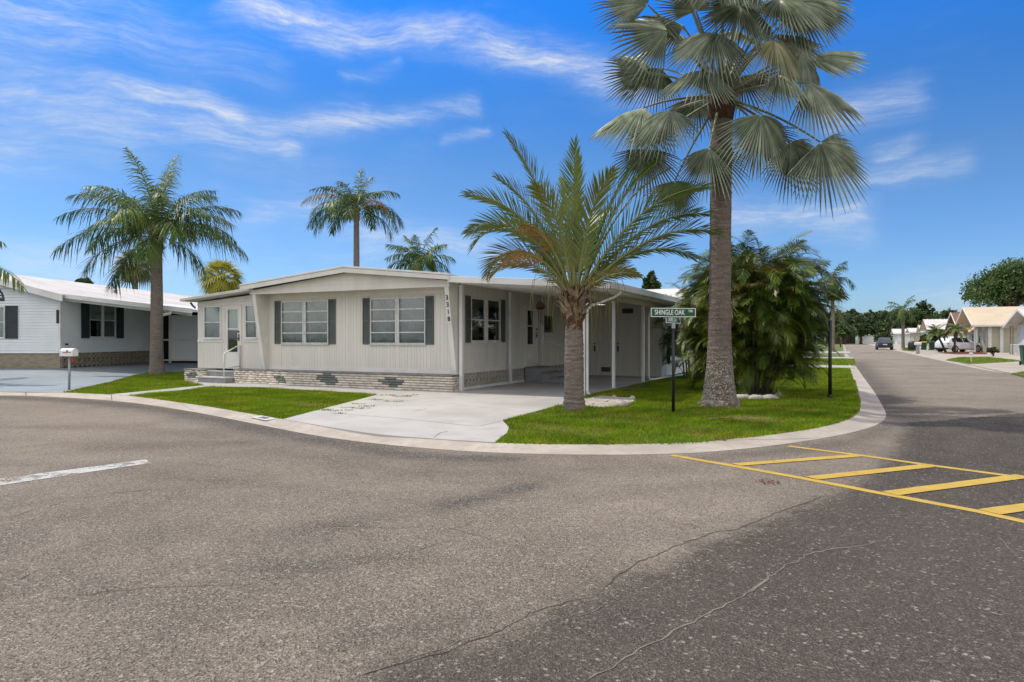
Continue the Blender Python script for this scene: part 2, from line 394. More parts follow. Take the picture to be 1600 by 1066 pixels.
def text_mesh(name, txt, size, mat, parent, mtx, depth=.003, align='CENTER', sx=1.0, bold=.0):
    cu = bpy.data.curves.new('lettering', 'FONT'); cu.body = txt; cu.size = size; cu.extrude = depth
    cu.align_x = align; cu.align_y = 'CENTER'; cu.offset = bold
    t = bpy.data.objects.new('lettering', cu); COL.objects.link(t)
    dg = bpy.context.evaluated_depsgraph_get(); dg.update()
    me = bpy.data.meshes.new_from_object(t.evaluated_get(dg)); bpy.data.objects.remove(t); bpy.data.curves.remove(cu)
    me.transform(mtx @ Matrix.Diagonal((sx, 1, 1, 1))); me.materials.clear(); me.materials.append(mat)
    o = bpy.data.objects.new(name, me); COL.objects.link(o)
    if parent is not None: o.parent = parent
    return o
def in_poly(x, y, poly):
    inside = np.zeros(x.shape, bool); n = len(poly)
    for i in range(n):
        x1, y1 = poly[i]; x2, y2 = poly[(i+1) % n]
        c = ((y1 > y) != (y2 > y)) & (x < (x2-x1)*(y-y1)/((y2-y1) if y2 != y1 else 1e-9)+x1)
        inside ^= c
    return inside
def resample(pts, step):
    out = [np.array(pts[0])]
    for a, b in zip(pts[:-1], pts[1:]):
        a = np.array(a); b = np.array(b); n = max(1, int(math.ceil(np.linalg.norm(b-a)/step)))
        for i in range(1, n+1): out.append(a+(b-a)*i/n)
    return np.array(out)
def smooth_path(pts, it=2):
    p = [np.array(q, float) for q in pts]
    for _ in range(it):
        q = [p[0]]
        for a, b in zip(p[:-1], p[1:]): q += [a*.75+b*.25, a*.25+b*.75]
        q.append(p[-1]); p = q
    return p
def dist_poly(x, y, pts):
    d = np.full(x.shape, 1e9)
    for (x1, y1), (x2, y2) in zip(pts[:-1], pts[1:]):
        dx, dy = x2-x1, y2-y1; L = dx*dx+dy*dy+1e-12
        t = np.clip(((x-x1)*dx+(y-y1)*dy)/L, 0, 1)
        d = np.minimum(d, np.hypot(x-x1-t*dx, y-y1-t*dy))
    return d
def slab(name, poly, z, mat, th=.05, parent=None, zs=None):
    mb = MB(); n = len(poly)
    top = [(p[0], p[1], (zs[i] if zs else z)) for i, p in enumerate(poly)]
    bot = [(p[0], p[1], t[2]-th) for p, t in zip(poly, top)]
    mb.add(top+bot, [tuple(range(n))] + [(i, n+i, n+(i+1) % n, (i+1) % n) for i in range(n)])
    return mb.build(name, mat, parent)

# ------------------------------------------------------------------ ground plan
outer_px = [(0, 617), (100, 621), (200, 628), (300, 643), (400, 663), (500, 683), (600, 695), (700, 704), (800, 709), (900, 711), (1000, 711), (1100, 708), (1200, 698), (1290, 685), (1350, 672), (1378, 661), (1386, 650), (1380, 636), (1366, 612), (1350, 591), (1334, 568), (1323, 552.5)]
inner_px = [(0, 611), (100, 613), (200, 617.5), (270, 627), (340, 637), (400, 648), (445, 655), (520, 668), (600, 680), (700, 687), (800, 692.5), (900, 694), (1000, 693.5), (1100, 690.5), (1200, 680), (1290, 667), (1333, 652), (1343, 638), (1340, 617), (1333, 588), (1325, 566), (1318, 552)]
def ext(path, far):
    p = [np.array(q) for q in path]
    d0 = p[0]-p[1]; d0 /= np.linalg.norm(d0)
    start = p[0]+np.array([-34., 1.5])
    end = p[-1]+U*far
    return [start]+p+[end]
kout = ext([g(x, y, 0) for x, y in outer_px], 150)
kin = ext([g(x, y, .06) for x, y in inner_px], 150)
kout_s = smooth_path(kout, 2); kin_s = smooth_path(kin, 2)
def kerb(name, ko, ki, joint=3.0):
    """rolled kerb between matching polylines, with open joints"""
    ko = np.array(ko); ki = np.array(ki)
    # parametrise by the outer arc length, pair by normalised index
    n = len(ko); prof = [(0, .003), (.12, .007), (.35, .016), (.6, .036), (.8, .052), (.93, .059), (1, .057), (1.0, -.02)]
    L = np.concatenate([[0], np.cumsum(np.linalg.norm(np.diff(ki, axis=0), axis=1))])
    mb = MB(); total = L[-1]; cuts = []; t = 0
    while t < total:
        cuts.append((t, min(t+joint*random.uniform(.9, 1.15), total))); t = cuts[-1][1]
    for a, b in cuts:
        st = np.arange(a+.013, b-.013, .35); st = np.append(st, b-.013)
        vs = []
        jz = random.uniform(-.004, .004)
        for q in st:
            po = np.array([np.interp(q, L, ko[:, 0]), np.interp(q, L, ko[:, 1])])
            pi = np.array([np.interp(q, L, ki[:, 0]), np.interp(q, L, ki[:, 1])])
            for f, z in prof:
                p = po+(pi-po)*f; vs.append((p[0], p[1], z+(jz if f > .1 else 0)))
        m = len(prof); k = len(st)
        fs = [(i*m+j, (i+1)*m+j, (i+1)*m+j+1, i*m+j+1) for i in range(k-1) for j in range(m-1)]
        fs += [tuple(range(m)), tuple((k-1)*m+j for j in range(m))[::-1]]
        mb.add(vs, fs)
    return struct(mb.build(name, M['kerb'], smooth=False))
kerb('kerb', kout_s, kin_s)
# far side of the side street
ro = [g(1404, 548, 0), g(1480, 566, 0), g(1600, 598, 0)]
r_dir = U
rbase = np.array(g(1480, 566, 0))
ro = [rbase+U*170, rbase+U*60, rbase, rbase-U*14, rbase-U*22+V*1.0, rbase-U*27+V*4, rbase-U*29+V*9, rbase-U*30+V*40]
ri = [p+V*.62 for p in ro[:4]]+[rbase-U*21.6+V*1.6, rbase-U*26.4+V*4.3, rbase-U*28.4+V*9.2, rbase-U*29.4+V*40]
kerb('kerb', smooth_path(ro, 2), smooth_path(ri, 2))

# ground sheet
gm = MB().add([(-900, -900, -.06), (900, -900, -.06), (900, 900, -.06), (-900, 900, -.06)], [(0, 1, 2, 3)])
struct(gm.build('ground', M['lawn']))
# lots
lotA = [tuple(p) for p in kin_s]+[(-20+U[0]*150+30, 250), (-200, 250), (-200, 19)]
struct(slab('lawn', lotA, LOT, M['lawn'], .14))
ri_s = smooth_path(ri, 2)
lotB = [tuple(p) for p in ri_s]+[(200, 0), (200, 260)]
struct(slab('gravel_yard', lotB, LOT, M['gravel'], .14))
# far side of the end of the street
# road
def road():
    xs = np.concatenate([np.arange(-60, -24, 2.), np.arange(-24, 22, .14), np.arange(22, 60, 2.)])
    ys = np.concatenate([np.arange(-40, 1.5, 2.), np.arange(1.5, 27, .14), np.arange(27, 60, 1.)])
    X, Y = np.meshgrid(xs, ys); nx, ny = len(xs), len(ys)
    i = np.arange(nx*ny).reshape(ny, nx)
    q = np.stack([i[:-1, :-1], i[:-1, 1:], i[1:, 1:], i[1:, :-1]], -1).reshape(-1, 4)
    x, y = X.ravel(), Y.ravel()
    pA = [tuple(p) for p in kout_s]+[(300, 300), (-200, 300), (-200, 18)]
    pB = [tuple(p) for p in smooth_path(ro, 2)]+[(200, 0), (200, 260)]
    ia = in_poly(x, y, [tuple(p) for p in kin_s]+[(-20+U[0]*150+30, 250), (-200, 250), (-200, 19)]); ib = in_poly(x, y, lotB)
    keep = ~((ia[q].all(1)) | (ib[q].all(1)))
    q = q[keep]
    # road tone: R stain, G dark resurfacing, B shade painted darker towards the camera
    stain = np.zeros_like(x); 
    def st(px, w, k):
        nonlocal stain
        d = dist_poly(x, y, [g(a, b, 0) for a, b in px]); stain = np.maximum(stain, k*np.exp(-(d/w)**2))
    st([(-30, 620), (100, 625), (200, 633)], .45, .9)
    st([(180, 632), (270, 643), (350, 658), (430, 675), (520, 692), (600, 703)], .40, .85)
    st([(560, 700), (640, 712), (720, 716), (790, 717)], .33, .8)
    st([(1395, 650), (1385, 625), (1362, 596), (1337, 562)], .55, .75)
    st([(1100, 717), (1230, 705), (1340, 688), (1395, 662)], .25, .55)
    st([(700, 790), (790, 768), (830, 760)], .22, .75)
    st([(470, 835), (560, 815)], .3, .6)
    st([(400, 890), (520, 880), (640, 870)], .2, .4)
    st([(540, 1000), (700, 975), (760, 965)], .1, .65)
    st([(930, 975), (1030, 972)], .07, .75)
    st([(150, 700), (400, 690)], .4, .45)
    st([(380, 690), (600, 735), (850, 742)], .5, .35)
    st([(-40, 668), (200, 668), (420, 690), (640, 722), (900, 735), (1150, 722)], .28, .30)
    st([(-40, 720), (250, 740), (560, 775), (900, 775), (1250, 742)], .22, .26)
    st([(1420, 640), (1440, 700), (1380, 800), (1150, 960)], .25, .35); st([(1560, 640), (1580, 720), (1540, 860), (1400, 1050)], .25, .3)
    patch = np.zeros_like(x)
    pp = [(540, 1066), (780, 987), (935, 927), (1050, 872), (1180, 817), (1285, 778), (1320, 768), (1372, 735), (1398, 700), (1402, 662)]
    pol = [g(a, b, 0) for a, b in pp]+[(16, 16), (30, 12), (30, -20), (-3, -20)]
    ins = in_poly(x, y, pol); d = dist_poly(x, y, [g(a, b, 0) for a, b in pp])
    sd = np.where(ins, d, -d); patch = np.clip(.5+sd/.8, 0, 1)
    far = np.clip((y-8.5)/9, 0, 1); patch = patch*(1-.72*far)
    verts = np.stack([x, y, np.zeros_like(x)], 1)
    used = np.unique(q); remap = -np.ones(len(x), int); remap[used] = np.arange(len(used))
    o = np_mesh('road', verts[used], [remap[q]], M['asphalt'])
    a = o.data.color_attributes.new('wear_and_shade', 'FLOAT_COLOR', 'POINT')
    c = np.ones((len(used), 4), np.float32); c[:, 0] = stain[used]; c[:, 1] = patch[used]; nr = np.clip((7.6-y)/3.6, 0, 1)*.85+.25*np.sin(x*.8+1)*np.sin(y*.9); c[:, 2] = np.clip(nr, 0, 1)[used]  # blue channel: shade painted towards the camera, with slight mottling
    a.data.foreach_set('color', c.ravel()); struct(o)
    # the side street on to its far end
    mb = MB(); a0 = 59.0
    L0 = np.array(g(1323, 552.5, 0)); 
    def lx(yy, p): return p[0]+(yy-p[1])*U[0]/U[1]
    mb.add([(lx(59, L0)-3, 59, -.004), (lx(59, rbase)+3, 59, -.004), (lx(240, rbase)+3, 240, -.004), (lx(240, L0)-3, 240, -.004)], [(0, 1, 2, 3)])
    struct(mb.build('road', M['asphalt']))
road()

# painted markings and cracks
def stripe(mb, pts, w, z=.004, jitter=0):
    pts = [np.array(p) for p in pts]; n = len(pts); vs = []
    for i, p in enumerate(pts):
        d = pts[min(i+1, n-1)]-pts[max(i-1, 0)]; d /= np.linalg.norm(d); nn = np.array([-d[1], d[0]])
        ww = (w[i] if hasattr(w, '__len__') else w)*.5
        a, b = ww*(1+jitter*random.uniform(-1, 1)), ww*(1+jitter*random.uniform(-1, 1))
        vs += [(*(p+nn*a), z), (*(p-nn*b), z)]
    mb.add(vs, [(2*i, 2*i+1, 2*i+3, 2*i+2) for i in range(n-1)])
def px_path(lst, step=.1): return resample([g(a, b, 0) for a, b in lst], step)
mb = MB()
stripe(mb, px_path([(1050, 712), (1135, 726.5), (1255, 748), (1375, 771), (1530, 800), (1600, 815.5), (1700, 838)], .25), .115, .004, .05)
stripe(mb, px_path([(1232, 697.5), (1345, 712), (1454, 727.5), (1600, 747), (1720, 763)], .25), .11, .004, .05)
for a, b, w in (((1150, 727), (1340, 712.5), .15), ((1268, 748), (1450, 728.5), .17), ((1390, 772), (1600, 744.5), .17), ((1545, 801), (1690, 781), .18)):
    stripe(mb, px_path([a, b], .25), w, .0075, .04)
tag(mb.build('road_marking', M['yellowpaint']), kind='structure')
mb = MB()
pl = [g(*p, 0) for p in ((-120, 764), (0, 748.5), (120, 733), (228, 718.5), (236, 724), (120, 741), (0, 759), (-120, 776))]
n = len(pl); mb.add([(a, b, .004) for a, b in pl], [(0, 7, 6, 1), (1, 6, 5, 2), (2, 5, 4, 3)])
tag(mb.build('road_marking', M['whitepaintroad']), kind='structure')
def crack(name, mat, paths):
    mb = MB()
    for lst, w in paths:
        p = px_path(lst, .06); 
        off = np.cumsum(RNG.normal(0, .006, (len(p), 2)), 0); off -= np.linspace(0, 1, len(p))[:, None]*off[-1]; off = off+RNG.normal(0, .006, off.shape)
        ww = .5*w*(.25+1.0*np.abs(np.convolve(RNG.normal(0, 1, len(p)), np.ones(5)/5, 'same'))+.25)
        ww[:2] = .002; ww[-2:] = .002
        stripe(mb, list(p+off), ww, .003)
    return struct(mb.build(name, mat))
crack('road_crack', M['crack'], [
    ([(1290, 775), (1235, 792), (1150, 826), (1110, 832), (1040, 862), (1000, 878), (950, 914), (935, 930)], .02),
    ([(935, 930), (900, 938), (840, 955), (780, 985), (700, 1016), (620, 1040), (545, 1064)], .016),
    ([(1110, 832), (1075, 819), (1040, 815)], .012),
    ([(120, 932), (180, 922), (270, 918), (300, 917), (400, 912), (480, 896), (510, 890)], .012), ([(540, 888), (600, 872), (660, 860), (700, 845)], .010),
    ([(0, 812), (60, 795), (120, 780), (220, 767), (400, 762)], .010), ([(20, 912), (60, 892)], .012),
    ([(470, 825), (540, 823), (640, 826)], .010), ([(690, 822), (730, 835), (790, 850)], .008),
    ([(1528, 800), (1535, 780), (1538, 768), (1546, 757)], .010), ([(1310, 762), (1325, 756)], .01),
    ([(250, 728), (300, 724), (420, 742)], .010), ([(200, 745), (330, 752), (400, 750)], .010), ([(430, 600+95), (445, 700)], .01),
    ([(1245, 930), (1290, 955), (1350, 975)], .008),
])
crack('crack_filling', M['crackfill'], [
    ([(1400, 836), (1385, 846), (1340, 855), (1300, 860), (1250, 872), (1210, 896), (1160, 925), (1090, 965), (1000, 1015), (905, 1070)], .024),
    ([(1180, 925), (1215, 930), (1245, 934)], .018), ([(1560, 840), (1580, 862), (1600, 872)], .014), ([(965, 938), (930, 955), (890, 970)], .014),
    ([(560, 1062), (640, 1030), (720, 1003), (775, 984)], .016),
    ([(1400, 862), (1450, 850), (1520, 838)], .010),
])

# driveways and walks
def kerb_edge(x0, x1, off=.0, step=.15):
    """the kerb's inner edge between two world x values, shifted towards the road by off"""
    pts = [q for q in resample(kin_s, step) if x0 <= q[0] <= x1]
    out = []
    for i, q in enumerate(pts):
        a, b = pts[max(i-1, 0)], pts[min(i+1, len(pts)-1)]; d = (b-a)/np.linalg.norm(b-a)
        out.append((q[0]+d[1]*off, q[1]-d[0]*off))
    return out
def kerb_edge_to(p0, p1, off=0., step=.15):
    P = resample(kin_s, step); i0 = int(np.argmin(np.hypot(P[:, 0]-p0[0], P[:, 1]-p0[1]))); i1 = int(np.argmin(np.hypot(P[:, 0]-p1[0], P[:, 1]-p1[1])))
    out = []
    for i in range(i0, i1+1):
        a, b = P[max(i-1, 0)], P[min(i+1, len(P)-1)]; d = (b-a)/np.linalg.norm(b-a)
        out.append((float(P[i][0]+d[1]*off), float(P[i][1]-d[0]*off)))
    return out
Gp = lambda *l: [g(a, b, .06) for a, b in l]
drive_poly = kerb_edge_to(g(446, 655, .06), g(772, 691, .06), .035)+Gp((793, 676), (795, 668), (785, 657), (830, 645), (880, 632), (900, 625))+[hw(3.5, .76), hw(3.5, 9.3), hw(-.1, 9.3), hw(-.1, .4), hw(0, .3), hw(0, 0), hw(-1.19, 0)]+Gp((592, 616.5), (520, 635))
struct(slab('driveway', drive_poly, .066, M['concrete'], .03))
mb = MB()
for lst in ([(516, 645.5), (560, 648.5), (640, 655), (733, 665)], [(733, 665), (748, 666), (783, 658)], [(646, 643), (667, 638)], [(678, 683), (688, 676), (700, 674)]):
    stripe(mb, resample([g(a, b, .07) for a, b in lst], .1), .012, .0695, .6)
M['joint'] = pmat('dusty joint', (.13, .12, .11), (.2, .19, .175), 9, rough=1)
struct(mb.build('driveway_joint', M['joint']))
walk_poly = [hw(-1.19, 0), hw(-8.2, 0), hw(-9.5, -.02), hw(-10.5, -.05)]+Gp((320, 602), (230, 611), (172, 616.5), (207, 619), (330, 604.5), (400, 605), (470, 609), (540, 613), (592, 616.5))
struct(slab('footpath', walk_poly, .062, M['walk'], .1))
blue_poly = Gp((-300, 611), (-60, 611), (0, 612), (97, 613.5), (140, 604), (172, 597), (205, 587.5), (235, 582))+[(-13.4, 29), (-13.2, 35), (-18.5, 35), (-18.6, 27.4), (-30, 27.4)]
blue_z = [.062]*4+[.07]*3+[.08]+[.11, .25, .25, .25, .25]
struct(slab('driveway', blue_poly, .062, M['bluecrete'], .1, zs=blue_z))
struct(slab('driveway', [hw(3.5, 24), hw(9.6, 24.2), hw(9.7, 21), hw(3.5, 20.6)], .064, M['walk'], .1))
struct(slab('driveway', [hw(3.5, 42), hw(9.9, 42), hw(9.9, 38), hw(3.5, 38)], .064, M['walk'], .1))
struct(slab('driveway', [hw(3.5, 70), hw(9.9, 70), hw(9.9, 58), hw(3.5, 58)], .064, M['walk'], .1))

# right hand yards
Gr = lambda *l: [g(a, b, .06) for a, b in l]
lawnR = Gr((1478, 562.5), (1500, 558.5), (1545, 558.5), (1597, 564.3), (1560, 566.5), (1516, 569))
struct(slab('lawn', lawnR, .074, M['lawn'], .08))
lawnR2 = Gr((1584, 583.5), (1640, 577), (1680, 600), (1608, 590))
struct(slab('lawn', lawnR2, .074, M['lawn'], .08))
lawnR3 = Gr((1409, 547.6), (1416, 544), (1432, 544.4), (1428, 549.5))
struct(slab('lawn', lawnR3, .074, M['lawn'], .08))
struct(slab('driveway', Gr((1502, 567), (1516, 569.5), (1560, 567), (1602, 564.5), (1650, 570), (1640, 576), (1584, 583), (1580, 583.5)), .068, M['tancrete'], .08))
struct(slab('driveway', Gr((1435, 550.6), (1442, 547.5), (1480, 546), (1530, 549), (1480, 552), (1448, 554)), .068, M['tancrete'], .08))
struct(slab('mulch_bed', Gr((1466, 551.8), (1500, 549.5), (1540, 551), (1543, 553.5), (1495, 553.8)), .078, M['redmulch'], .08))
struct(slab('mulch_bed', Gr((1142, 622), (1150, 612), (1205, 607), (1222, 616), (1216, 622.5), (1180, 624)), .085, M['mulch'], .1))
struct(slab('gravel_bed', Gr((903, 634), (905, 624), (940, 618), (985, 622), (995, 628), (975, 634), (940, 637)), .064, M['gravel'], .05))

# ------------------------------------------------------------------ grass blades
dry = [(*g(862, 668), .45), (*g(935, 655), .5), (*g(1128, 645), .7), (*g(1010, 665), .35), (*g(1075, 672), .4), (*g(900, 645), .5), (*g(1240, 632), .5), (*g(380, 630), .4), (*g(470, 633), .5), (*g(800, 676), .35), (*g(1190, 655), .4), (*g(960, 610), .6), (*g(300, 622), .5)]
def grass(polys, name='grass', holes=()):
    V_, T_ = [], []
    for poly, dens, hgt in polys:
        p = np.array(poly); lo, hi = p.min(0), p.max(0)
        n = int(dens*(hi-lo).prod()); x = RNG.uniform(lo[0], hi[0], n); y = RNG.uniform(lo[1], hi[1], n)
        k = in_poly(x, y, poly)
        for h in holes: k &= ~in_poly(x, y, h)
        # thin, worn patches
        w = np.sin(x*1.7+y*.6)*np.sin(y*2.1-x*.8)+.5*np.sin(x*4.1)*np.sin(y*3.7)
        k &= (RNG.random(n) < np.clip(1.0-.5*(w > .75), 0, 1))
        x, y, w = x[k], y[k], w[k]; n = len(x)
        h = hgt*RNG.uniform(.5, 1.25, n)*(1+.25*np.sin(x*2.3)*np.sin(y*2.9)); a = RNG.uniform(0, 2*PI, n); bw = RNG.uniform(.0045, .008, n)*(hgt/.055)
        la = RNG.uniform(0, 2*PI, n); lean = h*RNG.uniform(.15, .95, n)
        dx, dy = np.cos(a)*bw, np.sin(a)*bw
        z0 = np.full(n, LOT-.005)
        v = np.stack([np.stack([x-dx, y-dy, z0], 1), np.stack([x+dx, y+dy, z0], 1), np.stack([x+np.cos(la)*lean, y+np.sin(la)*lean, z0+h], 1)], 1)
        t = np.ones((n, 3)); b = RNG.uniform(.5, 1.35, n)*(1+.22*np.sin(x*3.1+1.3*np.sin(y*2.3))*np.sin(y*4.3+np.sin(x*1.9)))*(1+.15*np.sin(x*9.1+y*3)*np.sin(y*11-x*2)); t *= b[:, None]
        yel = (RNG.random(n) < np.clip(.10+.40*(w > .55), 0, 1)); t[yel] *= np.array([1.9, 1.05, 2.2])
        for cx, cy, rr in dry:
            dd = np.hypot((x-cx), (y-cy)*1.2)/rr; m_ = RNG.random(n) < .72*np.exp(-dd**2)
            t[m_] = np.array([1.75, .85, 3.0])*RNG.uniform(.4, .9, (int(m_.sum()), 1)); v[m_, 2, 2] = z0[m_]+(v[m_, 2, 2]-z0[m_])*.45
        V_.append(v.reshape(-1, 3)); T_.append(np.repeat(t, 3, 0))
    v = np.concatenate(V_); t = np.concatenate(T_); f = np.arange(len(v)).reshape(-1, 3)
    return tag(np_mesh(name, v, [f], M['blade'], tint=t), kind='stuff')
lawn_mid = kerb_edge_to(g(211, 618, .06), g(446, 655, .06), .03)+Gp((520, 635.5), (590, 617), (540, 613.5), (470, 609.5), (400, 605.5), (330, 605))
lawn_left = kerb_edge_to(g(99, 613, .06), g(170, 616, .06), .03)+Gp((230, 611), (320, 602), (300, 597), (288, 590), (300, 583), (240, 582), (205, 588), (172, 597.5), (140, 604.5))
lawn_right = kerb_edge_to(g(773, 691, .06), hw(9.75, 10), .03)+[hw(6, 14), hw(3.6, 14), hw(3.55, .76)]+Gp((903, 625), (880, 632.5), (830, 645.5), (786, 657.5), (796, 668), (793, 677))
lawn_far = kerb_edge_to(hw(9.75, 10), hw(9.8, 20.4), -.02)+[ hw(3.6, 20.4), hw(3.6, 14), hw(6, 14)]
lawn_far2 = [hw(9.8, 24.4), hw(9.95, 37.6), hw(3.6, 37.6), hw(3.6, 24.4)]
beds = [Gp((1144, 621), (1150, 613), (1205, 608), (1220, 616), (1215, 622)), Gp((905, 633), (907, 625), (940, 619), (983, 622), (992, 628), (975, 633), (940, 636))]
grass([(lawn_mid, 2600, .055), (lawn_right, 2600, .055), (lawn_left, 1300, .06), (lawn_far, 900, .065), (lawn_far2, 260, .08), (lawnR, 160, .10), (lawnR2, 300, .08), (lawnR3, 40, .16)], holes=beds)
# weeds and leaf litter on the driveway crack
V_ = []
for px_, py_, s in ((500, 641, .10), (510, 640, .08), (545, 637, .08), (575, 635, .10), (565, 638, .10), (540, 641, .08), (533, 646, .06), (617, 627, .13), (625, 618, .12), (628, 620, .1), (606, 617.5, .10), (641, 619, .05), (650, 617, .05), (560, 631, .08), (583, 624, .07), (520, 642, .06), (591, 625, .06)):
    x, y = g(px_, py_, .07); m = int(50*s/.08); a = RNG.uniform(0, 2*PI, m); r = s*1.4*np.sqrt(RNG.random(m)); bx, by = x+r*np.cos(a)*1.5, y+r*np.sin(a)*.8
    b = RNG.uniform(0, 2*PI, m); w = .006; h = RNG.uniform(.01, .035, m)
    V_.append(np.stack([np.stack([bx-w*np.cos(b), by-w*np.sin(b), np.full(m, .066)], 1), np.stack([bx+w*np.cos(b), by+w*np.sin(b), np.full(m, .066)], 1), np.stack([bx+RNG.normal(0, .02, m), by+RNG.normal(0, .02, m), .066+h], 1)], 1).reshape(-1, 3))
v = np.concatenate(V_); tt = np.ones((len(v), 3))*np.repeat(RNG.uniform(.4, 1.0, len(v)//3), 3)[:, None]
tag(np_mesh('weeds', v, [np.arange(len(v)).reshape(-1, 3)], M['blade'], tint=tt), kind='stuff')
# pale chips in the gravel bed
def chips(poly, n, r0, r1, name):
    p = np.array(poly); lo, hi = p.min(0), p.max(0); vs = []; fs = []; k = 0
    while k < n:
        x, y = RNG.uniform(lo, hi)
        if not in_poly(np.array([x]), np.array([y]), poly)[0]: continue
        r = RNG.uniform(r0, r1); a = RNG.uniform(0, PI); o = len(vs)
        for dx, dy, dz in ((-1, 0, 0), (0, -1, 0), (1, 0, 0), (0, 1, 0), (.2, .1, .8), (-.2, 0, .7)):
            xx, yy = dx*math.cos(a)-dy*.7*math.sin(a), dx*math.sin(a)+dy*.7*math.cos(a)
            vs.append((x+xx*r, y+yy*r, .064+dz*r*.8))
        fs += [(o, o+1, o+5), (o+1, o+4, o+5), (o+1, o+2, o+4), (o+2, o+3, o+4), (o+3, o+5, o+4), (o+3, o, o+5)]; k += 1
    return tag(np_mesh(name, np.array(vs), [np.array(fs)], M['stone']), kind='stuff')
chips(beds[1], 420, .012, .035, 'gravel')
def rock(mb, x, y, z, rx, ry, rz, rot):
    vs = []; seg = 9
    for i, (zz, rr) in enumerate(((0, .9), (.35, 1.0), (.75, .8), (1.0, .4))):
        for k in range(seg):
            t = 2*PI*k/seg; q = rr*random.uniform(.82, 1.12); a, b = q*rx*math.cos(t), q*ry*math.sin(t)
            vs.append((x+a*math.cos(rot)-b*math.sin(rot), y+a*math.sin(rot)+b*math.cos(rot), z+zz*rz*random.uniform(.9, 1.08)))
    fs = [(i*seg+k, i*seg+(k+1) % seg, (i+1)*seg+(k+1) % seg, (i+1)*seg+k) for i in range(3) for k in range(seg)]+[tuple(3*seg+k for k in range(seg))]
    mb.add(vs, fs)
for (px_, py_, a, b, h, lab) in ((971, 635, .17, .11, .13, 'largest pale rock at the front of the gravel patch by the short palm'), (988, 625, .10, .08, .10, 'small upright white rock at the right end of the gravel patch'), (925, 632, .07, .05, .05, 'flat pale rock just right of the short palm trunk'), (947, 628, .08, .05, .06, 'grey rock in the middle of the gravel patch'), (960, 621, .07, .06, .06, 'small rock at the back of the gravel patch')):
    x, y = g(px_, py_, .06); mb = MB(); rock(mb, 0, 0, 0, a, b, h, random.uniform(0, 3))
    o = mb.build('rock', M['stone'], smooth=True, loc=(x, y, LOT)); tag(o, lab, 'rock', 'rocks in the gravel patch')
for i, (px_, py_, rx, lab) in enumerate(((1160, 623.5, .24, 'left block of the low stone edging before the palm clump'), (1182, 624.5, .20, 'middle block of the low stone edging before the palm clump'), (1203, 624, .22, 'long block of the low stone edging nearest its right corner'), (1216, 620, .13, 'corner block of the low stone edging turning behind at right'))):
    x, y = g(px_, py_, .06); mb = MB(); rock(mb, 0, 0, 0, rx, .09, .12, 1.0 if i == 3 else random.uniform(-.06, .06))
    tag(mb.build('edging_stone', M['stone'], smooth=True, loc=(x, y, LOT)), lab, 'edging stone', 'edging stones by the palm clump')
x, y = g(1200, 755, 0)
lv, lf = [], []
for k in range(70):
    a, r = random.uniform(0, 2*PI), .10*math.sqrt(random.random()); cx, cy, s, b = x+1.3*r*math.cos(a), y+r*math.sin(a), random.uniform(.008, .02), random.uniform(0, PI); z = .006+random.uniform(0, .035)*(1-r/.1)
    o = len(lv); lv += [(cx-s*math.cos(b), cy-s*math.sin(b), z), (cx+.5*s*math.sin(b), cy-.5*s*math.cos(b), z+.01), (cx+s*math.cos(b), cy+s*math.sin(b), z+.004), (cx-.5*s*math.sin(b), cy+.5*s*math.cos(b), z+.012)]; lf.append((o, o+1, o+2, o+3))
M['litter'] = pmat('russet leaf litter', (.16, .045, .018), (.09, .03, .015), 30, rough=.9)
o = np_mesh('leaf_litter', np.array(lv), [np.array(lf)], M['litter']); tag(o, 'small russet heap of dead leaves on the road by the yellow lines', 'leaf litter')

# timber edging lying in the grass
mb = MB(); a, b = g(975, 611, .08), g(1012, 603.5, .08); mb.bar((*a, .08), (*b, .08), .12, .05)
tag(mb.build('timber', M['bark'], bevel=.01), 'weathered timber lying in the grass beside the carport', 'timber')

# ------------------------------------------------------------------ main house
HOUSE = thing('mobile_home', 'greige single-storey mobile home with low gable, carport and number 3318', 'house', (C0[0], C0[1], LOT), -ANG)
def front(plane):  return lambda a, d, z: (a, plane-d, z)     # outward is -y (towards the road)
def side(plane):   return lambda a, d, z: (plane+d, a, z)     # outward is +x (towards the carport)
def wside(plane):  return lambda a, d, z: (plane-d, a, z)     # outward is -x
def back(plane):   return lambda a, d, z: (a, plane+d, z)
def pieces(a0, a1, z0, z1, holes, cuts):
    xs = sorted(set([a0, a1]+[c for c in cuts if a0 < c < a1]+[h for q in holes for h in q[:2] if a0 < h < a1]))
    for x0, x1 in zip(xs[:-1], xs[1:]):
        if x1-x0 < 1e-4: continue
        segs = [(z0, z1)]; mid = (x0+x1)/2
        for h in holes:
            if h[0] < mid < h[1]:
                ns = []
                for s0, s1 in segs:
                    if h[2] > s0: ns.append((s0, min(s1, h[2])))
                    if h[3] < s1: ns.append((max(s0, h[3]), s1))
                segs = [q for q in ns if q[1]-q[0] > 1e-4]
        for s0, s1 in segs: yield x0, x1, s0, s1
def panel_wall(name, fn, a0, a1, z0, z1, holes=(), pitch=.10, mat=None, parent=HOUSE, th=.06):
    """grooved vertical boards over a backing sheet, with real openings"""
    mb = MB(fn)
    for x0, x1, s0, s1 in pieces(a0, a1, z0, z1, holes, ()): mb.box(x0, x1, -th, -.012, s0, s1)
    cuts = []; x = a0
    while x < a1: cuts.append(x); x += pitch*random.choice((.8, 1, 1, 1.3))
    for x0, x1, s0, s1 in pieces(a0, a1, z0, z1, holes, cuts):
        e0 = .003 if any(abs(x0-c) < 1e-6 for c in cuts) and x0 > a0 else 0
        e1 = .003 if any(abs(x1-c) < 1e-6 for c in cuts) else 0
        if x1-x0 > .02: mb.box(x0+e0, x1-e1, -.012, 0, s0, s1)
    return mb.build(name, mat or M['wall'], parent)
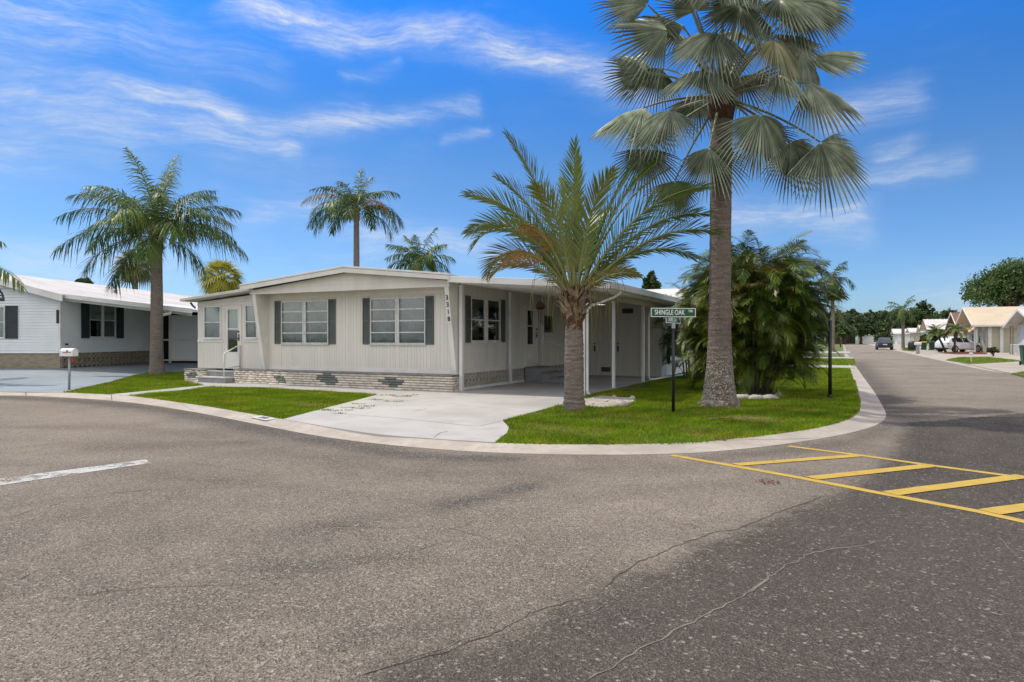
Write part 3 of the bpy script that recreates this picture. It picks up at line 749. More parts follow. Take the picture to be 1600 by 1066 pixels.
def lap_wall(name, fn, a0, a1, z0, z1, mat, parent, holes=(), pitch=.115, th=.06, top=None):
    mb = MB(fn)
    for x0, x1, s0, s1 in pieces(a0, a1, z0, z1, holes, ()): mb.box(x0, x1, -th, -.02, s0, s1)
    z = z0
    while z < (top[0] if top else z1)-1e-3:
        zt = min(z+pitch, top[0] if top else z1)
        for x0, x1, s0, s1 in pieces(a0, a1, z, zt, holes, ()):
            if top:                                   # clip to a gable: top=(ridge z, ridge a, eave z, half)
                half = top[3]*max(0, (top[0]-s1)/(top[0]-top[2])) if s1 > top[2] else 1e9
                x0, x1 = max(x0, top[1]-half), min(x1, top[1]+half)
                if x1 <= x0: continue
            mb.add([(x0, -.02, s0), (x1, -.02, s0), (x1, .030, s0), (x0, .030, s0), (x0, -.02, s1), (x1, -.02, s1), (x1, -.004, s1), (x0, -.004, s1)],
                   [(0, 3, 2, 1), (4, 5, 6, 7), (0, 1, 5, 4), (1, 2, 6, 5), (2, 3, 7, 6), (3, 0, 4, 7)])
        z = zt
    if top and th:
        mb.add([(top[1]-top[3], -.02, top[2]), (top[1]+top[3], -.02, top[2]), (top[1], -.02, top[0])], [(0, 1, 2)])
    return mb.build(name, mat, parent)
def pleats(mb, a0, a1, z0, z1, d, amp=.025, per=.09, mi=0):
    n = max(4, int((a1-a0)/.02)); vs = []
    for i in range(n+1):
        a = a0+(a1-a0)*i/n; dd = d+1.3*amp*math.sin(2*PI*a/per+1.3*math.sin(a*5))
        vs += [(a, dd, z0), (a, dd, z1)]
    mb.add(vs, [(2*i, 2*i+2, 2*i+3, 2*i+1) for i in range(n)], mi)
def window(parent, fn, a0, a1, z0, z1, cols=2, rows=4, gap=.07, cur='curtain', curspan=((0, .40), (.43, .505), (.53, .93)), upper=None, glass='glass', fw=.035, fmat='frame', only_lower_dark=False):
    fr = MB(fn); w = (a1-a0-gap*(cols-1))/cols
    spans = [(a0+i*(w+gap), a0+i*(w+gap)+w) for i in range(cols)]
    for (x0, x1) in spans:
        fr.box(x0, x0+fw, -.03, .03, z0, z1); fr.box(x1-fw, x1, -.03, .03, z0, z1)
        fr.box(x0+fw, x1-fw, -.03, .03, z0, z0+fw); fr.box(x0+fw, x1-fw, -.03, .03, z1-fw, z1)
        for k in range(1, rows):
            zz = z0+(z1-z0)*k/rows; fr.box(x0+fw, x1-fw, -.012, .022, zz-.016, zz+.016)
    for i in range(cols-1): fr.box(spans[i][1], spans[i+1][0], -.03, .022, z0, z1)
    fr.box(a0-.02, a1+.02, -.03, .05, z0-.035, z0-.002)
    o = fr.build('window', M[fmat], parent)
    gm_ = MB(fn)
    for (x0, x1) in spans: gm_.box(x0+fw, x1-fw, -.004, 0, z0+fw, z1-fw)
    gm_.build('pane', M[glass], o)
    cm = MB(fn)
    for s0, s1 in curspan: pleats(cm, a0+(a1-a0)*s0, a0+(a1-a0)*s1, z0, z1, -.10)
    cm.build('curtain', M[cur], o)
    if upper:
        bm_ = MB(fn)
        for (x0, x1) in spans:
            k = int((z1-z0)*(1-upper)/.05)
            for i in range(k):
                zt = z1-i*.05; bm_.add([(x0, -.055, zt-.047), (x1, -.055, zt-.047), (x1, -.04, zt), (x0, -.04, zt)], [(0, 1, 2, 3)])
        bm_.build('blind', M['blind'], o)
    im = MB(fn); e = .05
    im.box(a0-e, a1+e, -.52, -.47, z0-e, z1+e); im.box(a0-e, a0-.012, -.47, -.075, z0-e, z1+e); im.box(a1+.012, a1+e, -.47, -.075, z0-e, z1+e)
    im.box(a0-.012, a1+.012, -.47, -.075, z0-e, z0-.012); im.box(a0-.012, a1+.012, -.47, -.075, z1+.012, z1+e); im.build('interior', M['dark'], o)
    return o
def shutter(parent, fn, a0, a1, z0, z1, mat='shutter'):
    mb = MB(fn); st = .035
    mb.box(a0, a0+st, .002, .03, z0, z1); mb.box(a1-st, a1, .002, .03, z0, z1)
    for za, zb in ((z0, z0+.05), ((z0+z1)/2-.03, (z0+z1)/2+.03), (z1-.05, z1)): mb.box(a0+st, a1-st, .002, .03, za, zb)
    mb.box(a0+st, a1-st, .002, .008, z0+.05, z1-.05)
    z = z0+.055
    while z < z1-.06:
        if not ((z0+z1)/2-.065 < z < (z0+z1)/2+.03):
            mb.add([(a0+st, .024, z), (a1-st, .024, z), (a1-st, .010, z+.034), (a0+st, .010, z+.034)], [(0, 1, 2, 3)])
        z += .036
    return mb.build('shutter', M[mat], parent)

FW = front(.4)
w1, w2 = (-6.48, -4.58, 1.26, 2.57), (-3.01, -1.11, 1.26, 2.57)
panel_wall('wall', FW, -7.1, -.1, .45, 2.80, [w1, w2])
mb = MB(FW); mb.box(-7.05, -.2, .001, .016, 2.66, 2.80); mb.box(-7.05, -.2, .001, .02, .45, .56); mb.build('trim_board', M['trim'], HOUSE)
for q in (w1, w2):
    window(HOUSE, FW, *q)
    shutter(HOUSE, FW, q[0]-.275, q[0]-.01, q[2]-.01, q[3]+.02); shutter(HOUSE, FW, q[1]+.01, q[1]+.275, q[2]-.01, q[3]+.02)
# gable pediment, roof, slanted fins
mb = MB(); mb.prism([(-7.22, 2.80), (0, 2.80), (0, 2.93), (-3.35, 3.30), (-7.22, 2.90)], -.15, .4); mb.prism([(-7.24, 2.78), (.005, 2.78), (.005, 2.835), (-7.24, 2.835)], -.165, -.152)
for z in (2.95, 3.07, 3.19):
    hx = (3.30-z)/.37*3.3
    mb.box(-3.35-hx*1.05, -3.35+hx*.9, -.156, -.149, z-.004, z+.004)
mb.build('gable', M['wall'], HOUSE)
mb = MB(); rf = [(-7.42, 2.96), (-3.35, 3.345), (.10, 2.99)]
LEN = 17.0
mb.prism([(-7.42, 2.96), (-3.35, 3.33), (.10, 2.97), (.10, 3.09), (-3.35, 3.45), (-7.42, 3.08)], -.33, LEN)
mb.build('roof', M['roofgrey'], HOUSE, bevel=.01)
mb = MB(); mb.prism([(-7.46, 2.90), (-3.35, 3.275), (.12, 2.93), (.12, 3.045), (-3.35, 3.405), (-7.46, 3.035)], -.36, -.332)
mb.prism([(-7.46, 3.043), (-3.35, 3.413), (.12, 3.053), (.12, 3.10), (-3.35, 3.465), (-7.46, 3.09)], -.375, -.333)
mb.build('fascia', M['trim'], HOUSE, bevel=.005)
for x0, x1 in ((-7.17, -7.03), (-.17, -.03)):
    mb = MB(); mb.prism([(-.15, 2.80), (.40, 2.80), (.40, .45), (.25, .45)], x0, x1, 'x'); mb.build('fin_wall', M['trim'], HOUSE, bevel=.006)
# number plaque on the sloping front of the right fin
pl = bpy.data.objects.new('number_plaque', None)
mb = MB(); mb.box(-.065, .065, -.008, 0, -.39, .39)
tilt = math.atan(.4/2.35)
mp = Matrix.Translation((-.10, -.150+(.4/2.35)*(2.80-2.21)-.004, 2.21)) @ Matrix.Rotation(tilt, 4, 'X')
o = mb.build('number_plaque', M['white'], HOUSE); o.data.transform(mp); o['label'] = 'tall white plaque reading 3318 downward'
for i, ch in enumerate('3318'):
    text_mesh('numeral', ch, .17, M['number'], o, mp @ Matrix.Translation((0, -.012, .285-i*.19)) @ Matrix.Rotation(PI/2, 4, 'X'), .003, bold=.004)
# brick planter skirt
def bricks(segs, name, parent, diamonds=()):
    vs, fs, tint = [], [], []
    def bx(fn, a0, a1, z0, z1, d, c):
        o = len(vs)
        for p in ((a0, -.1, z0), (a1, -.1, z0), (a1, d, z0), (a0, d, z0), (a0, -.1, z1), (a1, -.1, z1), (a1, d, z1), (a0, d, z1)): vs.append(fn(*p)); tint.append(c)
        fs.extend([(o, o+3, o+2, o+1), (o+4, o+5, o+6, o+7), (o, o+1, o+5, o+4), (o+1, o+2, o+6, o+5), (o+2, o+3, o+7, o+6), (o+3, o, o+4, o+7)])
    for fn, a0, a1, z0, z1 in segs:
        rows = 6; rh = (z1-z0)/rows
        for r in range(rows):
            x = a0-random.uniform(0, .2); za, zb = z0+r*rh, z0+(r+1)*rh
            while x < a1:
                L = random.choice((.2, .3, .3, .38)); xa, xb = max(a0, x), min(a1, x+L); x += L
                if xb-xa < .025: continue
                cm = (xa+xb)/2; green = False
                for dc, prof in diamonds:
                    if prof[r] and abs(cm-dc) < prof[r]: green = True
                k = random.uniform(.82, 1.1)
                c = (.17*k, .19*k, .175*k) if green else (.66*k, .59*k, .505*k)
                bx(fn, xa+.004, xb-.006, za+.004, zb-.009, random.uniform(-.012, .006), c)
    return np_mesh(name, np.array(vs), [np.array(fs)], M['brick'], parent, tint=np.array(tint))
# tint drives the brick colour
mb = MB(); mb.box(-8.13, -.03, .03, .40, 0, .41); mb.build('skirting', M['mortar'], HOUSE); mb = MB(); mb.box(-10.45, -9.45, .03, .40, 0, .37); mb.build('skirting', M['mortar'], HOUSE)
bricks([(front(.0), -10.45, -9.42, 0, .37), (side(-9.42), 0, .40, 0, .37)], 'brickwork', HOUSE, [(-10.1, (0, .1, .18, .25, .16, 0))])
bricks([(front(.0), -8.13, 0, .0, .41), (side(.0), 0.0, .40, 0, .41)], 'brickwork', HOUSE,
       [(-4.27, (.10, .22, .34, .34, .22, .12)), (-6.15, (0, .12, .16, .26, .12, 0)), (-1.95, (0, .12, .22, .3, .12, 0))])
mb = MB(); mb.box(-8.15, .015, -.015, .41, .412, .452); mb.build('planter_cap', M['cap'], HOUSE, bevel=.008); mb = MB(); mb.box(-10.47, -9.40, -.015, .41, .372, .412); mb.build('planter_cap', M['cap'], HOUSE, bevel=.008)
# sunroom at the left end
sw1, sw2, sd = (-9.99, -9.17, 1.42, 2.50), (-8.06, -7.50, 1.42, 2.50), (-9.02, -8.22, .46, 2.47)
panel_wall('wall', FW, -10.3, -7.17, .43, 2.62, [sw1, sw2, sd], .06)
mb = MB(FW); mb.prism([(-10.3, 2.62), (-7.17, 2.62), (-7.17, 2.86), (-10.3, 2.64)], -.06, .0); mb.box(-10.3, -9.06, .001, .022, 1.30, 1.37); mb.box(-8.2, -7.2, .001, .022, 1.30, 1.37); mb.box(-10.3, -7.2, .001, .014, 2.52, 2.60); mb.build('trim_board', M['trim'], HOUSE)
for q in (sw1, sw2):
    window(HOUSE, FW, *q, cols=1, rows=2, upper=.52, glass='glass', fmat='white', fw=.04)
mb = MB(); mb.prism([(-10.62, 2.66), (-7.2, 2.93), (-7.2, 3.02), (-10.62, 2.75)], -.05, 9); mb.build('sunroom_roof', M['roofgrey'], HOUSE, bevel=.01)
mb = MB(wside(-10.3)); mb.box(.46, 9, -.06, 0, 0, 2.66); mb.build('side_wall', M['wall'], HOUSE)
mb = MB(); mb.tube([(-10.5, .28, 2.63), (-10.42, .30, 2.52), (-10.34, .34, 2.45)], .035, 8); mb.build('gutter_elbow', M['shutter'], HOUSE)
def door(parent, fn, a0, a1, z0, z1, mat, glassrect=None, upper=None, knob='r', glass='glass'):
    mb = MB(fn); fw = .05
    mb.box(a0, a0+fw, -.05, .03, z0, z1); mb.box(a1-fw, a1, -.05, .03, z0, z1); mb.box(a0+fw, a1-fw, -.05, .03, z1-fw, z1)
    hl = [glassrect] if glassrect else []
    for x0, x1, s0, s1 in pieces(a0+fw, a1-fw, z0, z1-fw, hl, ()): mb.box(x0, x1, -.03, .012, s0, s1)
    o = mb.build('door', mat, parent)
    if glassrect:
        x0, x1, s0, s1 = glassrect; f2 = MB(fn); t = .03
        f2.box(x0, x0+t, -.02, .022, s0, s1); f2.box(x1-t, x1, -.02, .022, s0, s1); f2.box(x0+t, x1-t, -.02, .022, s0, s0+t); f2.box(x0+t, x1-t, -.02, .022, s1-t, s1)
        zz = s0+(s1-s0)*.54; f2.box(x0+t, x1-t, -.018, .02, zz-.02, zz+.02)
        f2.build('door_frame', M['white'], o)
        p2 = MB(fn); p2.box(x0+t, x1-t, -.006, 0, s0+t, s1-t); p2.build('pane', M[glass], o)
        if upper:
            b2 = MB(fn); b2.box(x0, x1, -.06, -.05, s0+(s1-s0)*upper, s1); b2.build('blind', M['blind'], o)
        i2 = MB(fn); i2.box(x0-.05, x1+.05, -.3, -.28, s0-.05, s1+.05); i2.box(x0-.05, x0-.01, -.28, -.065, s0-.05, s1+.05); i2.box(x1+.01, x1+.05, -.28, -.065, s0-.05, s1+.05); i2.box(x0-.01, x1+.01, -.28, -.065, s1+.01, s1+.05); i2.build('interior', M['dark'], o)
    kx = a1-fw-.07 if knob == 'r' else a0+fw+.07
    k2 = MB(fn); k2.box(kx-.03, kx+.03, .012, .02, z0+.88, z0+1.10); k2.box(kx-.02, kx+.02, .02, .07, z0+.94, z0+.98); k2.box(kx-.025, kx+.025, .012, .05, z0+1.16, z0+1.21); k2.build('handle', M['black'], o)
    return o
door(HOUSE, FW, *sd, M['trim'], (-8.88, -8.36, .95, 2.40), .5)
# carport side wall
SW = side(-.1)
q3, q4, d3 = (1.12, 2.90, 1.33, 2.57), (6.12, 6.92, 1.67, 2.22), (4.62, 5.66, .55, 2.50)
panel_wall('wall', SW, .42, 9.2, .58, 2.93, [q3, q4, d3], .10)
window(HOUSE, SW, *q3, cols=2, rows=2, gap=.10, cur='curtainwarm', curspan=((0, .36), (.5, .70), (.93, 1.0)), fmat='white')
shutter(HOUSE, SW, .83, 1.10, 1.30, 2.60); shutter(HOUSE, SW, 2.92, 3.22, 1.30, 2.60)
window(HOUSE, SW, *q4, cols=1, rows=1, glass='glassdark', cur='dark', fmat='shutter')
door(HOUSE, SW, *d3, M['wall'], (4.80, 5.32, 1.20, 2.38), None, 'r', 'glassdark')
mb = MB(SW); mb.box(4.82, 5.30, .014, .022, .74, 1.14); mb.build('kick_panel', M['white'], HOUSE)
mb = MB(SW); mb.box(.42, 9.2, -.05, .012, .46, .578); mb.box(4.5, 5.8, .0125, .03, 2.58, 2.66); mb.build('trim_board', M['trim'], HOUSE)
mb = MB(SW); mb.box(.5, 4.5, .02, .07, 0, .09); mb.box(5.75, 9.1, .02, .07, 0, .09); mb.build('skirting_base', M['white'], HOUSE)
mb = MB(SW)
for s0, s1 in ((.52, 4.46), (5.76, 9.0)):
    a = s0; w = .20
    while a < s1-.05:
        for z0, z1 in ((.095, .275), (.275, .455)):
            c = ((a+w/2), (z0+z1)/2)
            mb.bar((a, .05, z0), (a+w, .05, z1), .034, .022); mb.bar((a+w, .035, z0), (a, .035, z1), .034, .022)
            mb.bar((a, .045, c[1]), (a+w/2, .045, z1), .018, .02); mb.bar((a+w, .045, c[1]), (a+w/2, .045, z0), .018, .02)
        mb.box(a-.009, a+.009, .02, .06, .09, .46); a += w
    mb.box(s0, s1, .02, .06, .447, .460)
mb.build('lattice_skirting', M['lattice'], HOUSE)
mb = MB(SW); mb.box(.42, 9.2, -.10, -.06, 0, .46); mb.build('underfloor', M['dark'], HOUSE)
# carport: roof slab, beam, gutter, posts, downspouts
def cz(x): return 3.03-.0705*x
mb = MB(); mb.prism([(.13, cz(.13)-.13), (4.30, cz(4.3)-.13), (4.30, cz(4.3)), (.13, cz(.13))], -.30, 14.2)
x_ = 0
for yy in np.arange(-.1, 14, .30): mb.prism([(.14, cz(.13)-.158), (4.28, cz(4.28)-.158), (4.28, cz(4.28)-.131), (.14, cz(.13)-.131)], yy, yy+.035)
mb.build('carport_roof', M['white'], HOUSE)
mb = MB(); mb.prism([(.05, cz(.05)-.15), (4.32, cz(4.32)-.15), (4.32, cz(4.32)+.012), (.05, cz(.05)+.012)], -.33, -.302); mb.build('carport_fascia', M['white'], HOUSE, bevel=.006)
mb = MB(); mb.prism([(4.33, 2.55), (4.43, 2.58), (4.45, 2.73), (4.43, 2.73), (4.415, 2.60), (4.345, 2.575), (4.345, 2.74), (4.33, 2.74)], -.36, 14.2); mb.build('gutter', M['white'], HOUSE)
mb = MB(); mb.box(3.33, 3.43, .2, 9.18, cz(3.4)-.30, cz(3.4)-.162); mb.build('carport_beam', M['wall'], HOUSE)
def post(x, y, z0, z1, w=.085):
    mb = MB(); mb.box(x-w/2, x+w/2, y-w/2, y+w/2, z0+.012, z1); mb.box(x-w/2-.025, x+w/2+.025, y-w/2-.025, y+w/2+.025, z0, z0+.012)
    mb.build('post', M['white'], HOUSE, bevel=.008)
for x, y in ((3.38, .78), (3.38, 3.22), (3.38, 6.33)): post(x, y, .018, cz(3.4)-.302)
post(.06, .36, .018, cz(.1)-.162, .10); post(.02, 3.37, .018, cz(.1)-.162, .09); post(.06, 5.76, .51, cz(.1)-.162, .08)
def spout(pts, name='downspout'):
    mb = MB(); mb.tube(pts, .032, 8); return mb.build(name, M['white'], HOUSE, smooth=True)
spout([(4.38, .62, 2.57), (4.36, .63, 2.50), (4.20, .66, 2.42), (3.62, .76, 2.24), (3.49, .78, 2.16), (3.475, .78, 2.02), (3.475, .78, .16), (3.485, .76, .09), (3.56, .62, .055), (3.62, .50, .05)])
spout([(4.38, 6.6, 2.57), (4.36, 6.6, 2.48), (4.22, 6.58, 2.42), (3.72, 6.50, 2.34), (3.56, 6.46, 2.26), (3.53, 6.45, 2.12), (3.53, 6.45, .18), (3.55, 6.5, .09), (3.62, 6.8, .07), (3.66, 8.2, .07), (3.9, 10.2, .07)])
# storage room at the back of the carport
fb = front(9.2)
panel_wall('storage_wall', fb, -.09, 3.28, .02, 2.70, [(.22, .84, .05, 2.1), (1.52, 2.42, .05, 2.1)], .13)
for a0, a1, k in ((.22, .84, 'r'), (1.52, 2.42, 'l')):
    door(HOUSE, fb, a0, a1, .05, 2.1, M['wall'], None, None, k)
mb = MB(fb)
for a0, a1, z0, z1 in ((.98, 1.34, .16, .34), (1.80, 2.22, 2.36, 2.54)):
    mb = MB(fb); mb.box(a0, a1, .001, .01, z0, z1)
    for k in range(4):
        zz = z0+.02+k*(z1-z0-.04)/4; mb.add([(a0+.02, .03, zz), (a1-.02, .03, zz), (a1-.02, .010, zz+.035), (a0+.02, .010, zz+.035)], [(0, 1, 2, 3)])
    mb.build('vent', M['shutter'], HOUSE)
mb = MB(); mb.box(3.22, 3.30, 9.14, 9.22, .02, 2.70); mb.build('corner_trim', M['white'], HOUSE)
panel_wall('storage_wall', side(3.28), 9.22, 14, .02, 2.70, [], .2, M['white'])
mb = MB(); mb.tube([(0, .1, .0), (0, .1, .01)], .01, 6)
# steps
ST = thing('entry_steps', 'grey carport steps of three treads with a thin white baluster rail', 'steps', (*hw(0, 4.5), LOT), -ANG)
mb = MB(); mb.box(-.01, .56, 0, 1.22, .02, .46); mb.box(.56, .86, .02, 1.20, .02, .30); mb.box(.86, 1.17, .04, 1.18, .02, .14); mb.build('riser', M['stepgrey'], ST, bevel=.006)
for i, (x0, x1, z) in enumerate(((-.01, .59, .46), (.56, .89, .30), (.86, 1.20, .14))):
    mb = MB(); mb.box(x0, x1, -.03, 1.24, z, z+.04); mb.build('tread', M['cap'], ST, bevel=.008)
mb = MB(); mb.tube([(.05, 1.28, 1.32), (.35, 1.28, 1.30), (.98, 1.28, 1.08), (1.0, 1.28, .02)], .018, 8)
for k in range(7): mb.tube([(.10+k*.13, 1.28, .52-.05*k), (.10+k*.13, 1.28, 1.32-.03*k)], .010, 6)
mb.tube([(.05, 1.28, .02), (.05, 1.28, 1.32)], .018, 8); mb.tube([(.05, 1.28, .56), (.98, 1.28, .26)], .012, 6)
mb.build('handrail', M['white'], ST, smooth=True)
ST = thing('entry_steps', 'pale grey sunroom steps with one white pipe handrail between brick planters', 'steps', (*hw(-9.42, 0), LOT), -ANG)
mb = MB(); mb.box(.02, 1.27, -.30, .08, .012, .16); mb.box(.02, 1.27, .08, .385, .012, .34); mb.build('riser', M['stepgrey'], ST, bevel=.006)
for y0, y1, z in ((-.33, .08, .16), (.05, .385, .34)):
    mb = MB(); mb.box(.02, 1.27, y0, y1, z, z+.035); mb.build('tread', M['roofgrey'], ST, bevel=.008)
mb = MB(); mb.tube([(1.18, -.28, .19), (1.18, -.28, .93), (1.18, -.24, .96), (1.18, .30, 1.20), (1.18, .345, 1.18), (1.18, .345, .37)], .022, 8); mb.tube([(1.18, -.28, .50), (1.18, .345, .52)], .016, 8)
mb.build('handrail', M['white'], ST, smooth=True)
# hanging wind chime, hose
x, y = hw(.55, 4.45)
WC = thing('wind_chime', 'straw-topped wind chime hanging from the carport ceiling near the side door', 'wind chime', (x, y, LOT+1.75), 0)
mb = MB(); mb.lathe([(.16, .66), (.15, .70), (.09, .82), (.02, .88)], seg=12, jit=.08); mb.build('straw_cap', M['hay'], WC)
mb = MB(); mb.lathe([(.12, .60), (.12, .655)], seg=12); mb.build('ring', M['black'], WC); mb = MB(); mb.tube([(0, 0, .86), (0, 0, 1.09)], .004, 5); mb.build('hanger', M['black'], WC)
for k in range(5):
    a = 2*PI*k/5; mb = MB(); mb.tube([(.075*math.cos(a), .075*math.sin(a), .61), (.075*math.cos(a), .075*math.sin(a), .1+.06*k)], .013, 6); mb.build('chime_tube', M['hay'], WC)
x, y = hw(3.33, 9.9)
mb = MB()
for k in range(7):
    r = .13+.012*(k % 3); pts = []; dx = .012+.011*k
    for i in range(25):
        t = 2*PI*i/24; pts.append((dx+.01*math.sin(3*t+k), (r+.02*math.sin(t*2+k))*math.sin(t), 1.0+(.46+.03*math.sin(k*2.1))*math.cos(t)-.03*(k % 4)))
    mb.tube(pts, .013, 6, cap=False)
mb.tube([(.0, 0, 1.50), (.13, 0, 1.50), (.14, 0, 1.56)], .02, 6)
o = mb.build('garden_hose', M['hose'], smooth=True, loc=(x, y, LOT)); o.rotation_euler = (0, 0, -ANG); tag(o, 'green garden hose coiled on the white storage wall beyond the carport', 'hose')
# house number painted on the kerb
ka, kb = np.array(g(400, 651.5, .045)), np.array(g(424, 656.3, .045))
d = (kb-ka); Lk = np.linalg.norm(d); d /= Lk; nrm = np.array([-d[1], d[0]])
if nrm @ np.array([0, 1]) < 0: nrm = -nrm
mid = (ka+kb)/2
mt = Matrix(((d[0], nrm[0]*.97, 0, mid[0]), (d[1], nrm[1]*.97, 0, mid[1]), (0, .09, 1, .050), (0, 0, 0, 1)))
mb = MB(); mb.box(-Lk/2, Lk/2, -.10, .10, .0, .006)
o = mb.build('kerb_number', M['roofgrey']); o.data.transform(mt); struct(o)
text_mesh('numeral', '3318', .15, M['number'], o, mt @ Matrix.Translation((0, 0, .009)), .001)

# ------------------------------------------------------------------ street sign, mailbox, lamp post
x, y = g(1052, 645)
SG = thing('street_sign', 'black street sign post with green SHINGLE OAK name blade on the corner lawn', 'street sign', (x, y, LOT), 0)
mb = MB(); mb.tube([(0, 0, 0), (0, 0, 1.62)], .03, 12); mb.build('pole', M['black'], SG, smooth=True)
mb = MB(); mb.box(-.032, .032, -.032, .032, 1.60, 1.70); mb.build('bracket', M['steel'], SG, bevel=.006)
def blade(zc, w, h, rz, parts, name='name_blade'):
    m4 = Matrix.Translation((0, 0, zc)) @ Matrix.Rotation(rz, 4, 'Z')
    mb = MB(); mb.box(-w/2, w/2, -.006, .006, -h/2, h/2); o = mb.build(name, M['signgreen'], SG); o.data.transform(m4)
    for f in (-1, 1):
        mb = MB(); b = .012; yy0, yy1 = (-.0085, -.0062) if f < 0 else (.0062, .0085)
        mb.box(-w/2, w/2, yy0, yy1, h/2-b, h/2); mb.box(-w/2, w/2, yy0, yy1, -h/2, -h/2+b); mb.box(-w/2, -w/2+b, yy0, yy1, -h/2+b, h/2-b); mb.box(w/2-b, w/2, yy0, yy1, -h/2+b, h/2-b)
        q = mb.build('border', M['signwhite'], o); q.data.transform(m4)
    for txt, size, tx, tz, sx in parts:
        for f in (0, PI):
            text_mesh('lettering', txt, size, M['signwhite'], o, m4 @ Matrix.Rotation(f, 4, 'Z') @ Matrix.Translation((tx, -.0085, tz)) @ Matrix.Rotation(PI/2, 4, 'X'), .0015, sx=sx, bold=.0012)
    return o
blade(1.905, .90, .17, R(10), [('SHINGLE OAK', .132, -.075, 0, .72), ('TER', .062, .345, .028, .9)])
blade(1.765, .80, .13, R(57), [('LAUREL OAK', .105, -.06, 0, .80), ('DR', .05, .33, .02, .9)])
x, y = g(108, 610)
MBX = thing('mailbox', 'white rounded mailbox with a red flag on a grey post by the blue driveway', 'mailbox', (x, y, LOT), R(-22))
mb = MB(); mb.tube([(0, 0, 0), (.02, 0, .92)], .03, 10); mb.build('pole', M['steel'], MBX, smooth=True)
def mailbox_body(parent, z, mat, L=.50, w=.17, h=.22):
    prof = [(-w/2, 0), (w/2, 0), (w/2, h*.55)]+[(w/2*math.cos(t), h*.55+h*.45*math.sin(t)) for t in np.linspace(.25, PI-.25, 7)]+[(-w/2, h*.55)]
    mb = MB(); mb.prism([(a, b+z) for a, b in prof], -L/2, L/2, 'x'); o = mb.build('box', mat, parent, bevel=.006)
    mb = MB(); mb.prism([(a*1.06, b*1.04+z-.004) for a, b in prof], -L/2-.014, -L/2-.001, 'x'); mb.box(-L/2-.03, -L/2-.0142, -.02, .02, z+h*.62, z+h*.72); mb.build('door', mat, parent, bevel=.004)
    return o
bo = mailbox_body(MBX, .93, M['white'])
mb = MB(); mb.box(-.12, .05, -.10, -.087, 1.03, 1.045); mb.box(.03, .07, -.10, -.087, 1.03, 1.10)
o = mb.build('flag', M['red'], MBX); 
mb = MB(); mb.box(.10, .19, -.0885, -.086, 1.03, 1.05); mb.build('emblem', M['number'], MBX)
mb = MB(); mb.tube([(.10, -.02, .86), (.19, -.02, .83)], .012, 6); mb.lathe([(.02, .76), (.05, .79), (.05, .86), (.02, .89)], (.21, -.02), 10); mb.build('reflector', M['red'], MBX)
x, y = g(1297, 622)
LP = thing('black_post', 'slim plain black post rising into the right side of the palm clump', 'post', (x, y, LOT), 0)
mb = MB(); mb.tube([(0, 0, 0), (0, 0, 1.85)], [.042, .038], 12); mb.lathe([(.06, 0), (.06, .05), (.045, .08)], seg=12); mb.build('pole', M['black'], LP, smooth=True)

